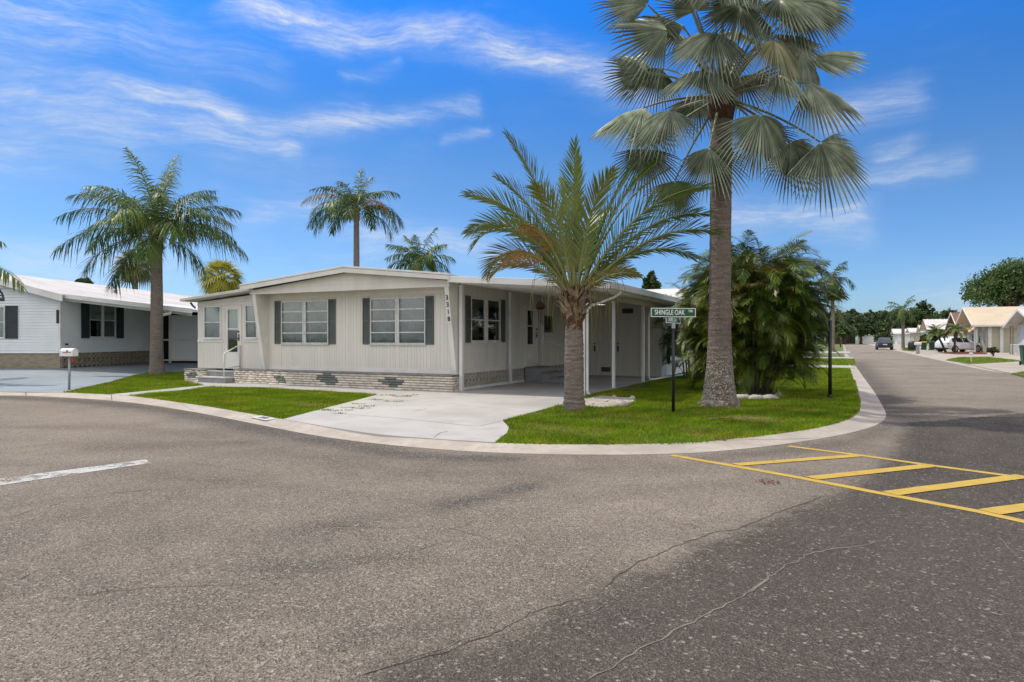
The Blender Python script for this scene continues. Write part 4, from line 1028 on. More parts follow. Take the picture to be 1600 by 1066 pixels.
# ------------------------------------------------------------------ palms
def frond_geo(rng, L, elev, droop, nl, leaf, width, az, base=(0, 0, 0), lift=.35, hang=.35, petiole=.15, phi0=1.15, phi1=.5, plume=.15, side=0., rows=4, r0=.03, dpow=1.4, taper=1.0, twist=0., tw0=0.):
    """feather palm frond; returns verts, quads, number of quads that belong to the stalk"""
    ns = 14; s = np.linspace(0, 1, ns); th = elev-droop*s**dpow
    ds = L/(ns-1); rr = np.concatenate([[0], np.cumsum(np.cos((th[1:]+th[:-1])/2)*ds)]); zz = np.concatenate([[0], np.cumsum(np.sin((th[1:]+th[:-1])/2)*ds)])
    ss = side*L*s**2
    ca, sa = math.cos(az), math.sin(az)
    out = np.array([ca, sa, 0]); lat = np.array([-sa, ca, 0]); up = np.array([0, 0, 1.])
    P = np.array(base)+rr[:, None]*out+ss[:, None]*lat+zz[:, None]*up
    T = np.gradient(P, axis=0); T /= np.linalg.norm(T, axis=1)[:, None]
    Sv = np.cross(T, up); bad = np.linalg.norm(Sv, axis=1) < .15; Sv[bad] = -lat; Sv /= np.linalg.norm(Sv, axis=1)[:, None]
    tw = tw0+twist*s; Nn = np.cross(Sv, T)
    Sv, Nn = Sv*np.cos(tw)[:, None]+Nn*np.sin(tw)[:, None], Nn*np.cos(tw)[:, None]-Sv*np.sin(tw)[:, None]
    # stalk
    rad = r0*(1-s*.88); k = 4; ring = []
    for j in range(k):
        a = 2*PI*j/k+PI/4; ring.append(P+rad[:, None]*(Sv*math.cos(a)*1.2+Nn*math.sin(a)))
    V1 = np.stack(ring, 1).reshape(-1, 3)
    i = np.arange(ns*k).reshape(ns, k); j2 = np.roll(i, -1, 1)
    Q1 = np.stack([i[:-1], j2[:-1], j2[1:], i[1:]], -1).reshape(-1, 4)
    # leaflets
    sl = np.repeat(np.linspace(petiole, .995, nl), 2); sgn = np.tile([1., -1.], nl); n = len(sl)
    sl = np.clip(sl+rng.normal(0, .004, n), 0, 1)
    f = lambda A: np.stack([np.interp(sl, s, A[:, c]) for c in range(3)], 1)
    Pl, Tl, Sl, Nl = f(P), f(T), f(Sv), f(Nn)
    x = (sl-petiole)/(1-petiole)
    ll = leaf*(.45+.55*np.sin(PI*np.clip(x*.72+.18, 0, 1)))*np.where(x > .7, 1-(x-.7)/.3*.45*taper, 1)*rng.uniform(.85, 1.1, n)
    phi = phi0+(phi1-phi0)*x+rng.normal(0, .06, n)
    lf = lift+rng.normal(0, plume, n)
    D = Tl*np.cos(phi)[:, None]+(Sl*(sgn*np.cos(lf))[:, None]+Nl*np.sin(lf)[:, None])*np.sin(phi)[:, None]
    q = np.linspace(0, 1, rows); wq = np.array([.55, 1., .75, .06]) if rows == 4 else np.interp(q, [0, .35, .7, 1], [.55, 1, .8, .06])
    hg = hang*rng.uniform(.6, 1.4, n)
    pts = Pl[:, None, :]+(ll[:, None]*q)[:, :, None]*D[:, None, :]
    pts[:, :, 2] -= (ll*hg)[:, None]*q**2
    # keep the leaflet length after bending
    Wv = np.cross(D, Nl*1.0+Sl*sgn[:, None]*.15); Wv /= np.linalg.norm(Wv, axis=1)[:, None]+1e-9
    wd = width*.5*wq[None, :]*rng.uniform(.8, 1.15, n)[:, None]
    A = pts+Wv[:, None, :]*wd[:, :, None]; B = pts-Wv[:, None, :]*wd[:, :, None]
    V2 = np.stack([A, B], 2).reshape(-1, 3)
    b0 = np.arange(n)*rows*2; Q2 = []
    for r in range(rows-1): Q2.append(np.stack([b0+2*r, b0+2*r+1, b0+2*r+3, b0+2*r+2], 1))
    Q2 = np.concatenate(Q2)+len(V1)
    return np.concatenate([V1, V2]), np.concatenate([Q1, Q2]), len(Q1)
def frond(parent, leafm, stalkm, rng=RNG, name='frond', **kw):
    v, q, k = frond_geo(rng, **kw); idx = np.zeros(len(q), int); idx[:k] = 1
    return np_mesh(name, v, [q], None, parent, mats=[leafm, stalkm], midx=idx)
def merge(parts):
    vs, qs, idx, o = [], [], [], 0
    for v, q, k in parts:
        vs.append(v); qs.append(q+o); a = np.zeros(len(q), int); a[:k] = 1; idx.append(a); o += len(v)
    return np.concatenate(vs), np.concatenate(qs), np.concatenate(idx)
def palm_trunk(parent, prof, mat, ring=.06, amp=.03, seg=22, lean=(0, 0), name='trunk', jit=.02):
    zs = np.arange(prof[0][1], prof[-1][1], ring/3); rp = np.interp(zs, [p[1] for p in prof], [p[0] for p in prof])
    ph = np.cumsum(np.random.RandomState(3).uniform(.7, 1.3, len(zs)))*2*PI/3
    rp = rp*(1+amp*np.sin(ph)*(.6+.4*np.sin(zs*7)))
    zmax = prof[-1][1]; mb = MB(); vs = []
    for r, z in zip(rp, zs):
        t_ = (z/zmax)**1.5 if z > 0 else 0
        for k in range(seg):
            a = 2*PI*k/seg; q = r*(1+random.uniform(-jit, jit)); vs.append((lean[0]*t_+q*math.cos(a), lean[1]*t_+q*math.sin(a), z+.008*math.sin(3*a+z*9)))
    n = len(zs)
    fs = [(i*seg+k, i*seg+(k+1) % seg, (i+1)*seg+(k+1) % seg, (i+1)*seg+k) for i in range(n-1) for k in range(seg)]+[tuple((n-1)*seg+k for k in range(seg))]
    mb.add(vs, fs); return mb.build(name, mat, parent, smooth=True)
def boots(parent, z0, z1, r0, r1, n, L, mat, name='leaf_base', spread=.5):
    """old cut leaf bases wrapped round the head of the trunk"""
    mb = MB()
    for k in range(n):
        t = k/n; a = k*2.399+random.uniform(-.2, .2); z = z0+(z1-z0)*t; r = r0+(r1-r0)*t; l = L*random.uniform(.6, 1.2); w = random.uniform(.05, .085); sp = spread*random.uniform(.5, 1.4)
        vs = []; m = 5
        for i in range(m):
            q = i/(m-1); rad = r*.92+l*sp*q*q*.7+l*.12*q; zz = z+l*q*(1-.18*q); ww = w*(1-.55*q); th = .022*(1-.6*q)
            o_ = np.array([math.cos(a), math.sin(a), 0]); tn = np.array([-math.sin(a), math.cos(a), 0]); c = o_*rad+np.array([0, 0, zz])
            for sx, sy in ((-1, -.5), (0, -1.2), (1, -.5), (0, .9)): vs.append(tuple(c+tn*ww*sx+o_*th*sy*-1))
        fs = [(i*4+j, i*4+(j+1) % 4, (i+1)*4+(j+1) % 4, (i+1)*4+j) for i in range(m-1) for j in range(4)]+[tuple((m-1)*4+j for j in range(4))]
        mb.add(vs, fs)
    return mb.build(name, mat, parent)

# -- short feather palm in front of the carport
x, y = g(897, 640)
YP = thing('feather_palm', 'short stout feather palm with shaggy leaf bases before the carport driveway', 'palm tree', (x, y, LOT), 0)
palm_trunk(YP, [(.24, 0), (.22, .10), (.195, .3), (.193, .8), (.188, 1.3), (.172, 1.65), (.165, 1.9), (.15, 2.3)], M['trunkgrey'], .085, .045, jit=.035)
mb = MB(); mb.lathe([(.172, 1.58), (.18, 1.66), (.178, 1.74), (.20, 1.82), (.215, 1.9), (.20, 2.1), (.15, 2.4)], seg=18, jit=.09); mb.build('fibre_collar', M['fibre'], YP)
boots(YP, 1.74, 2.26, .17, .23, 64, .36, M['boot'], spread=.62); boots(YP, 1.9, 2.3, .20, .22, 20, .30, M['fibre'], 'fibre_tuft', spread=.8)
yrng = np.random.default_rng(5)
def yf(azd, el, L, droop, mat='young', leaf=.62, lift=.35, hang=.12, **kw):
    az = R(azd); b = (.10*math.cos(az), .10*math.sin(az), 2.30)
    tw = (48 if math.cos(az) > .55 else (-48 if math.cos(az) < -.55 else yrng.uniform(-25, 25)))+yrng.uniform(-18, 18)
    d = dict(tw0=R(tw), L=L, elev=R(el), droop=R(droop), nl=60, leaf=leaf*.93, width=.027, az=az, base=b, lift=lift+.1, hang=hang, petiole=.16, phi0=.85, phi1=.38, plume=.10, r0=.034, dpow=2.1)
    d.update(kw)
    return frond(YP, M[mat], M['rachis'], yrng, **d)
# azimuth 0 = picture right, 90 = away, 180 = left, 270 = towards the road
yf(178, 77, 3.45, 26); yf(160, 71, 3.0, 42); yf(190, 64, 2.95, 66); yf(172, 64, 2.8, 104); yf(200, 62, 2.7, 128); yf(165, 57, 2.3, 140, 'olive')
yf(4, 73, 3.35, 28, 'fresh', .50, .75, nl=80, phi0=.6, phi1=.3); yf(-6, 70, 3.1, 34, 'fresh', .46, .7, nl=76, phi0=.6, phi1=.3); yf(14, 66, 3.35, 40); yf(-10, 58, 3.35, 58); yf(6, 50, 3.3, 58); yf(-4, 43, 3.15, 62); yf(10, 41, 2.75, 74)
yf(95, 76, 3.0, 40); yf(60, 64, 3.0, 62); yf(125, 62, 2.9, 70); yf(85, 52, 2.6, 85); yf(265, 80, 2.9, 34, lift=.2); yf(290, 72, 2.7, 58); yf(240, 70, 2.6, 70)
yf(275, 86, 2.6, 18, 'fresh', .38, .6); yf(340, 34, 1.3, 60, 'olive', .34, nl=28); yf(30, 40, 1.7, 70, 'olive', .4, nl=34)
yf(222, 64, 1.9, 70, 'dry', .32, .5, .3, petiole=.5, nl=24); yf(196, 56, 1.7, 100, 'dry', .34, .3, .5, petiole=.5, nl=24); yf(186, 46, 1.9, 110, 'olive', .42, nl=36)

# dry strands hanging from the old leaves
mb = MB(); rs = random.Random(4)
for k in range(42):
    a = rs.uniform(0, 2*PI); r = rs.uniform(.3, .95); z = 2.35+.25*r+rs.uniform(-.05, .1); l = rs.uniform(.4, 1.25)
    c, s_ = math.cos(a), math.sin(a)
    if s_ > .6: continue
    mb.tube([(c*r*.5, s_*r*.5, z+.15), (c*r, s_*r, z), (c*(r+.06), s_*(r+.06), z-l*.5), (c*(r+.03+rs.uniform(-.1, .1)), s_*(r+.03), z-l)], [.006, .006, .005, .002], 4)
mb.build('dry_strands', M['olive'], YP)

# -- tall silver fan palm
def fan_geo(rng, Rr, nseg, arc, P, A, Lt, Nn, fold=.25, droop=.25, split=.5, pleat=.02, petlen=0, pet=None, r0=.03, wmul=1.0):
    th = np.linspace(-arc, arc, nseg); d = arc/nseg*1.04
    rad = Rr*(1-.28*(np.abs(th)/arc)**2)*rng.uniform(.92, 1.05, nseg)
    V = []
    def pt(t, r, z):        # blade coordinates -> 3d: fold along the midrib, droop with radius
        a, b = r*np.cos(t), r*np.sin(t)
        h = z[0]-fold*np.abs(b)*.8; dn = droop*Rr*(r/Rr)**2.2-z[1]
        return P[None]+a[:, None]*A[None]+b[:, None]*Lt[None]+h[:, None]*Nn[None]-dn[:, None]*np.array([[0, 0, 1.]])
    one = np.ones(nseg)
    for fr, hw_, pl in ((.03, 1, 0), (split*.6, 1, pleat*.8), (split, .98, pleat), (split+(1-split)*.55, .62*wmul, pleat*.5), (1.0, .04, 0)):
        r = rad*fr
        dd = d*hw_*(split/fr if fr > split else 1)
        sag = -rng.uniform(.0, .07, nseg)*(2 if petlen else 1)*Rr*(max(0, fr-split)/(1-split))**2
        V += [pt(th-dd, r, (0*one, sag)), pt(th, r, (pl*one, sag)), pt(th+dd, r, (0*one, sag))]
    V = np.stack(V, 1)             # nseg, 15, 3
    i = np.arange(nseg)*15; Q = []
    for k in range(4):
        for c in (0, 1): Q.append(np.stack([i+3*k+c, i+3*k+c+1, i+3*k+3+c+1, i+3*k+3+c], 1))
    Q = np.concatenate(Q); V = V.reshape(-1, 3)
    if pet is not None:            # stalk from pet to P
        n = 8; s = np.linspace(0, 1, n); ctl = (pet+P)/2+np.array([0, 0, .10*np.linalg.norm(P-pet)])
        B = ((1-s)**2)[:, None]*pet+(2*s*(1-s))[:, None]*ctl+(s**2)[:, None]*P; rr = r0*(1.25-.65*s)
        T = np.gradient(B, axis=0); T /= np.linalg.norm(T, axis=1)[:, None]; a = np.cross(T, [0, 0, 1.]); a /= np.linalg.norm(a, axis=1)[:, None]+1e-9; b = np.cross(a, T)
        ring = np.stack([B+rr[:, None]*(a*math.cos(t)+b*math.sin(t)*.8) for t in np.arange(6)*PI/3], 1).reshape(-1, 3)
        j = np.arange(n*6).reshape(n, 6); j2 = np.roll(j, -1, 1)
        Qs = np.stack([j[:-1], j2[:-1], j2[1:], j[1:]], -1).reshape(-1, 4)
        return np.concatenate([ring, V]), np.concatenate([Qs, Q+len(ring)]), len(Qs)
    return V, Q, 0
def fan_leaf(rng, az, elev, petl, Rr, base, bend=.7, roll=0., nseg=46, arc=2.2, **kw):
    out = np.array([math.cos(az), math.sin(az), 0]); up = np.array([0, 0, 1.]); lat = np.array([-math.sin(az), math.cos(az), 0])
    d = out*math.cos(elev)+up*math.sin(elev); base = np.array(base); P = base+d*petl-up*.06*petl
    e2 = elev-bend; A = out*math.cos(e2)+up*math.sin(e2); Nn = -out*math.sin(e2)+up*math.cos(e2)
    Lt = lat*math.cos(roll)+Nn*math.sin(roll); Nn = np.cross(A, Lt); 
    return fan_geo(rng, Rr, nseg, arc, P, A, Lt, Nn, pet=base+d*.05, **kw)
x, y = g(1124, 635)
BP = thing('fan_palm', 'tall silver-green fan palm with a grey column trunk on the corner lawn', 'palm tree', (x, y, LOT), 0)
palm_trunk(BP, [(.385, 0), (.36, .10), (.335, .25), (.305, .48), (.262, .9), (.233, 1.4), (.218, 2.4), (.215, 4.0), (.217, 5.5), (.22, 6.05), (.20, 6.3)], M['trunkbig'], .10, .022, 28, (.05, 0), 'trunk', .02)
mb = MB(); mb.lathe([(.43, -.02), (.425, .04), (.41, .09), (.385, .13), (.36, .15)], seg=26, jit=.035); mb.build('root_collar', M['lichen'], BP)
mb = MB(); mb.lathe([(.235, 5.95), (.26, 6.1), (.27, 6.2), (.22, 6.4), (.1, 6.9)], (.05, 0), 18, jit=.07); mb.build('fibre_collar', M['fibre'], BP)
bb = boots(BP, 6.02, 6.5, .21, .15, 26, .42, M['boot'], spread=.5); bb.location = (.05, 0, 0)
brng = np.random.default_rng(21)
def bfan(px_, py_, depth, axis, face, Rr=1.3, mat='silver', droop=.16, fold=.22):
    """leaf whose blade starts at a surveyed point of the crown; depth is metres towards (-) or away (+)"""
    hub = np.array([.05, 0, 6.45]); P = np.array([(px_-1130)/75., depth, 6.37+(150-py_)/75.])
    A = np.array(axis, float); A /= np.linalg.norm(A); n = np.array(face, float); n -= A*(n@A); n /= np.linalg.norm(n); Lt = np.cross(n, A)
    v, q, k = fan_geo(brng, Rr*brng.uniform(.88, 1.06), 36, brng.uniform(1.3, 1.65), P, A, Lt, n, fold=fold+.18+brng.uniform(-.1, .35), droop=droop-.08+brng.uniform(0, .08), split=.47, pleat=.06, pet=hub+(P-hub)*.06, r0=.032, wmul=1.12)
    idx = np.zeros(len(q), int); idx[:k] = 1
    k0 = len(v)-36*15; t = np.ones((len(v), 3)); sg = brng.uniform(.55, 1.45, 36); rows = np.tile(np.repeat([1.5, 1.25, 1.0, .95, 1.0], 3), 36)*np.tile([.78, 1.15, .92], 36*5)
    t[k0:] = (np.repeat(sg, 15)*rows)[:, None]
    return np_mesh('fan_leaf', v, [q], None, BP, tint=t, mats=[M[mat], M['silverstalk']], midx=idx)
for a in (
    # facing the viewer
    (1040, 58, -.5, (-1, -.1, .05), (.1, -1, .45), 1.28), (1100, 78, -1.0, (-.55, -.35, -.8), (-.2, -1, .6), 1.25), (1182, 92, -1.1, (.15, -.3, -.95), (.2, -1, .4), 1.0, 'silverold'),
    (1244, 88, -.4, (.25, -.1, -.95), (.35, -1, .2), .95), (1243, 145, -.8, (.75, -.3, -.55), (.1, -.9, .8), 1.35), (1238, 8, -.3, (.6, -.1, -.5), (-.2, -1, .4), 1.25),
    (1268, 80, .2, (.95, 0, .25), (-.1, -.45, 1), 1.3), (1170, 194, -.9, (.05, -.15, -1), (.15, -1, .1), 1.12), (1250, 208, .3, (.5, .1, -.85), (.1, -1, .3), 1.15), (1274, 224, -.4, (.6, -.1, -.75), (.05, -1, .3), 1.28),
    (1010, 166, -.2, (-.9, -.1, -.35), (-.35, -.55, .8), 1.25), (1040, 186, -.8, (-.5, -.3, -.75), (-.5, -.8, .4), 1.2), (1104, 234, -.5, (-.15, -.1, -1), (-.5, -.9, .1), 1.1), (1024, 215, .5, (-.1, .1, -1), (-.2, -1, .1), 1.05), (1068, 268, .4, (.1, .2, -1), (.2, -1, 0), .95),
    # upper tiers
    (1015, 8, -.2, (-.8, 0, .45), (.1, -1, .3), 1.25), (1055, -20, -.6, (-.5, -.2, .8), (.1, -1, .2), 1.2), (1110, -12, -1.1, (-.2, -.6, -.6), (0, -1, .7), 1.25), (1165, -5, -1.2, (.2, -.6, -.55), (0, -1, .7), 1.25), (1140, 35, -.9, (-.1, -.5, -.85), (.1, -1, .5), 1.1),
    (1200, 20, -.8, (.5, -.4, -.6), (.2, -1, .5), 1.15), (1275, -15, .3, (.8, .1, .3), (-.1, -1, .5), 1.25), (1190, -55, .3, (.4, .1, .9), (0, -1, .1), 1.2), (1120, -60, .2, (-.1, .1, 1), (0, -1, .1), 1.2), (1070, -70, .5, (-.5, .2, .8), (0, -1, .1), 1.2), (1085, 25, -.4, (-.3, -.2, .9), (.1, -1, .1), 1.1), (1150, 20, -.3, (.1, -.1, 1), (0, -1, .1), 1.1), (1215, 30, -.2, (.5, -.1, .8), (-.1, -1, .2), 1.1), (1020, 100, .2, (-.9, .1, .4), (.1, -1, .3), 1.1), (1240, -60, .8, (.6, .3, .7), (0, -1, .1), 1.2),
    (1085, 130, -.9, (-.6, -.5, -.6), (-.3, -.8, .6), 1.0), (1195, 135, -1.0, (.4, -.5, -.75), (.3, -1, .5), 1.0), (1215, 55, -.2, (.7, 0, -.1), (.2, -.8, .7), 1.1), (1075, 30, .1, (-.7, .1, .3), (-.2, -.6, .8), 1.1),
    # far side of the crown
    (1060, 60, 1.3, (-.4, .7, -.3), (0, .5, 1), 1.2), (1200, 70, 1.4, (.4, .7, -.3), (0, .5, 1), 1.2), (1130, 100, 1.6, (0, .9, -.5), (0, .5, 1), 1.15), (1090, 10, 1.1, (-.3, .8, .3), (0, -.5, 1), 1.2), (1180, 0, 1.2, (.3, .8, .3), (0, -.5, 1), 1.2), (1225, 170, 1.1, (.4, .5, -.7), (.2, .8, .6), 1.1), (1050, 150, 1.2, (-.5, .5, -.6), (-.2, .8, .6), 1.1)):
    bfan(*a)

# -- a fallen frond and a few dropped leaves
x, y = g(1105, 660)
v, q, k = frond_geo(brng, L=.95, elev=.10, droop=.12, nl=16, leaf=.20, width=.018, az=R(-18), base=(0, 0, 0), lift=.1, hang=.05, petiole=.2, phi0=.7, phi1=.4, r0=.012)
idx = np.zeros(len(q), int); idx[:k] = 1
o = np_mesh('fallen_frond', v, [q], None, mats=[M['boot'], M['boot']], midx=idx, loc=(x, y, LOT+.06)); tag(o, 'dry brown frond fallen on the grass between sign post and tall palm', 'fallen frond')
# -- queen palms
def queen_palm(name, label, loc, h, tr, n, L, leaf, width, seed, mat='queen', nl=46, individual=True, lean=(0, 0), droop=(55, 120), fronds=None, group=None, base_flare=1.35, trunkmat='trunkgrey', elmin=-8, extra=()):
    rng = np.random.default_rng(seed); T = thing(name, label, 'palm tree', loc, 0, group)
    palm_trunk(T, [(tr*base_flare, 0), (tr*1.1, .4), (tr, 1.0), (tr*.95, h*.6), (tr*.8, h)], M[trunkmat], .12, .02, 16, lean)
    mb = MB(); mb.lathe([(tr*.8, h-.35), (tr*1.05, h-.1), (tr*1.0, h+.2), (tr*.45, h+.9)], lean, 14, jit=.06); mb.build('crownshaft', M['boot'], T)
    b = boots(T, h-.4, h+.05, tr*.75, tr*.7, 12, .45, M['boot'], spread=.7); b.location = (lean[0], lean[1], 0)
    parts = []
    fl = fronds or []
    if not fronds:
        for k in range(n):
            t = k/(n-1); fl.append((math.degrees(k*2.399)+rng.uniform(-15, 15), 82-(82-elmin)*t**.8+rng.uniform(-6, 6), L*rng.uniform(.85, 1.08), droop[0]+(droop[1]-droop[0])*min(1, t*1.2)*rng.uniform(.8, 1.1), mat))
    for f in fl:
        azd, el, l, dr = f[:4]; mm = f[4] if len(f) > 4 else mat; az = R(azd)
        kw = dict(L=l, elev=R(el), droop=R(dr), nl=nl, leaf=leaf, width=width, az=az, base=(lean[0]+.08*math.cos(az), lean[1]+.08*math.sin(az), h+.35), lift=.05, hang=.75, petiole=.16, phi0=1.2, phi1=.6, plume=.45, r0=.03, dpow=1.3)
        if individual: frond(T, M[mm], M['rachis'], rng, **kw)
        else: parts.append(frond_geo(rng, **kw))
    if parts:
        v, q, idx = merge(parts); np_mesh('crown', v, [q], None, T, mats=[M[mat], M['rachis']], midx=idx)
    return T
x, y = g(245, 585)
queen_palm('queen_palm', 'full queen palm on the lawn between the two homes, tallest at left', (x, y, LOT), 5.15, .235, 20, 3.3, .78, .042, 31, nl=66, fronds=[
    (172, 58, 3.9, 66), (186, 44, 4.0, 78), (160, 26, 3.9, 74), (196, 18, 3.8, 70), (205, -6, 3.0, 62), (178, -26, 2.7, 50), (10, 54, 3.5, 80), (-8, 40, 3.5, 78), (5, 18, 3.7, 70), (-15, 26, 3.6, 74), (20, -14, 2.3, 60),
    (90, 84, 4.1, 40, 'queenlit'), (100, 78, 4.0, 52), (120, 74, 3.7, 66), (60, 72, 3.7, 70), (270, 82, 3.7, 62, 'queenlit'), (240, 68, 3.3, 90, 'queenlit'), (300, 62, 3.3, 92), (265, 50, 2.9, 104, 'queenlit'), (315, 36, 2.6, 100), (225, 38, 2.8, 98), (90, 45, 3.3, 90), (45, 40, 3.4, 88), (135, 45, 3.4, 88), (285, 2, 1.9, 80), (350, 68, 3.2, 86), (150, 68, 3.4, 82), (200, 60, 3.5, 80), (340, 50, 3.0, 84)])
Y = 43.0; x, _, z = at(557, 400, Y)
queen_palm('queen_palm', 'tall queen palm with long drooping fronds rising behind the greige home roof', (x, Y, LOT), 9.35, .21, 18, 3.3, .75, .055, 32, nl=44, lean=(0, 0), fronds=[
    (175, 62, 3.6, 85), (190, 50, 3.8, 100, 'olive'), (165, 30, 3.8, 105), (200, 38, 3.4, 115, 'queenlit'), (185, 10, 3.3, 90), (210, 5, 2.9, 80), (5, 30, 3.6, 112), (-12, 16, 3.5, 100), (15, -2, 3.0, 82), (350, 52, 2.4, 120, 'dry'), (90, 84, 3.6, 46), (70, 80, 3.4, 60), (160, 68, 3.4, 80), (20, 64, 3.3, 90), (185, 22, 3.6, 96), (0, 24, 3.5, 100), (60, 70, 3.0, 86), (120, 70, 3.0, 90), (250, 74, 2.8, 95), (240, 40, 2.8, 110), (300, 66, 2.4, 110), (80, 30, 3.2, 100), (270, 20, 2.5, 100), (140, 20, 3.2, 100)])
Y = 46.0; x, _, z = at(655, 425, Y)
queen_palm('queen_palm', 'low dark palm crown just showing over the greige roof, right of the tall queen palm', (x, Y, LOT), 6.3, .2, 18, 2.6, .8, .06, 33, nl=38, individual=False, elmin=10, droop=(40, 100))
Y = 72.0; x, _, z = at(1301, 440, Y)
queen_palm('queen_palm', 'thin ragged palm with drooping crown seen past the right edge of the palm clump', (x, Y, LOT), 7.6, .20, 12, 2.6, .9, .09, 34, nl=26, individual=False, base_flare=1.5, elmin=-35, droop=(70, 130))
Y = 96.0; x, _, z = at(1411, 490, Y)
queen_palm('queen_palm', 'slender grey-trunked palm behind the parked dark blue car', (x, Y, LOT), 5.2, .22, 13, 2.6, .7, .10, 35, nl=22, individual=False, elmin=-10, droop=(60, 120))
queen_palm('queen_palm', 'palm with only drooping frond tips reaching into the left edge', (-18.8, 21.0, LOT), 3.25, .2, 18, 3.0, .6, .05, 36, nl=48, fronds=[(-6, 22, 3.9, 72, 'queenlit'), (-4, 50, 3.2, 78), (90, 60, 3.0, 90), (180, 50, 3.0, 90), (270, 55, 3.0, 90), (135, 20, 3.0, 90), (225, 20, 3.0, 90), (180, 10, 3., 90), (270, 15, 2.8, 100), (330, 80, 2.6, 40)])
# -- far fan palms behind roofs
def sabal(label, px_, py_, Y, r, mat, seed, group=None):
    rng = np.random.default_rng(seed); x, _, z = at(px_, py_, Y); T = thing('sabal_palm', label, 'palm tree', (x, Y, LOT), 0, group)
    h = z-LOT; palm_trunk(T, [(.25, 0), (.2, 1), (.2, h)], M['trunkgrey'], .15, .02, 12)
    parts = []
    for k in range(44):
        t = k/43; el = 88-125*t**.9; parts.append(fan_leaf(rng, k*2.399, R(el), r*.55, r*.55, (0, 0, h), R(25+20*t), rng.uniform(-.5, .5), nseg=16, arc=2.0, split=.4, pleat=.02, wmul=.8, r0=.025))
    v, q, idx = merge(parts); np_mesh('crown', v, [q], None, T, mats=[M[mat], M['rachis']], midx=idx); return T
sabal('round olive fan palm crown behind the left home roof', 211, 418, 50, 1.75, 'sabal', 41)
sabal('round yellow-green fan palm crown above the sunroom roof', 346, 436, 46, 1.75, 'sabalyel', 42)

# -- clumping palm mass
def clump(label, px_, py_, n, height, rad, seed, stems, yl=.08, Lr=(1.5, 2.3), name='clumping_palm'):
    rng = np.random.default_rng(seed); x, y = g(px_, py_); T = thing(name, label, 'palm tree', (x, y, LOT), 0)
    mb = MB(); tops = []
    for k in range(stems):
        a = k*2.399+rng.uniform(-.3, .3); r0_ = .12+.35*math.sqrt((k+.5)/stems); r1_ = r0_+rad*.45*math.sqrt((k+.5)/stems)*rng.uniform(.7, 1.2); h = height*rng.uniform(.3, .62)
        pts = [(r0_*math.cos(a), r0_*math.sin(a), 0), ((r0_*.7+r1_*.3)*math.cos(a), (r0_*.7+r1_*.3)*math.sin(a), h*.5), (r1_*math.cos(a), r1_*math.sin(a), h)]
        mb.tube(pts, [.032, .026, .02], 7); tops.append((pts[-1], a))
    mb.build('cane', M['cane'], T, smooth=True)
    A, B = [], []
    for k in range(n):
        t = (k+.5)/n; cz_ = 1-1.88*t; th = math.acos(cz_); az = k*2.399+rng.normal(0, .25)       # over an egg-shaped crown
        rr = rng.uniform(.45, .78) if rng.random() < .85 else rng.uniform(.05, .45); sx = math.sin(th)**.8
        base = (rad*.86*rr*sx*math.cos(az), rad*.86*rr*sx*math.sin(az), height*(.455+.50*cz_*rr+.02))
        el = max(12, min(85, 82-38*math.sin(th)+rng.normal(0, 14))); L = rng.uniform(*Lr)*(1 if cz_ > -.2 else .8)
        gq = frond_geo(rng, L=L, elev=R(el), droop=R(rng.uniform(50, 140)), nl=40, leaf=rng.uniform(.28, .40), width=.0155, az=az+rng.normal(0, .5), base=base, lift=.35, hang=.3, petiole=.15, phi0=1.1, phi1=.5, plume=.12, r0=.012, dpow=1.3, tw0=rng.normal(0, .4))
        (B if rng.random() < yl else A).append(gq)
    for k in range(n//5):                                   # suckers and low skirts round the foot
        az = k*2.399+rng.normal(0, .3); q = rng.uniform(.12, .52)*rad
        A.append(frond_geo(rng, L=rng.uniform(.9, 1.35), elev=R(rng.uniform(38, 78)), droop=R(rng.uniform(60, 140)), nl=30, leaf=rng.uniform(.26, .38), width=.0155, az=az, base=(q*math.cos(az), q*math.sin(az), height*rng.uniform(.04, .30)), lift=.35, hang=.3, petiole=.25, phi0=1.1, phi1=.5, plume=.12, r0=.012, dpow=1.3, tw0=rng.normal(0, .4)))
    for lst, m in ((A, 'areca'), (B, 'arecayel')):
        if not lst: continue
        v, q, idx = merge(lst); t = np.concatenate([np.full((len(l[0]), 3), rng.uniform(.4, 1.45)) for l in lst])
        np_mesh('crown', v, [q], None, T, mats=[M[m], M['rachis']], midx=idx, tint=t)
    return T
clump('huge dark clump of feather palms behind the tall fan palm, stone edging at its foot', 1176, 614, 820, 4.0, 1.78, 51, 30, .12, (.85, 1.35))
clump('smaller palm clump left of the tall fan palm trunk by the storage wall', 1086, 592, 150, 3.2, 1.2, 52, 9, .22, (.9, 1.4))

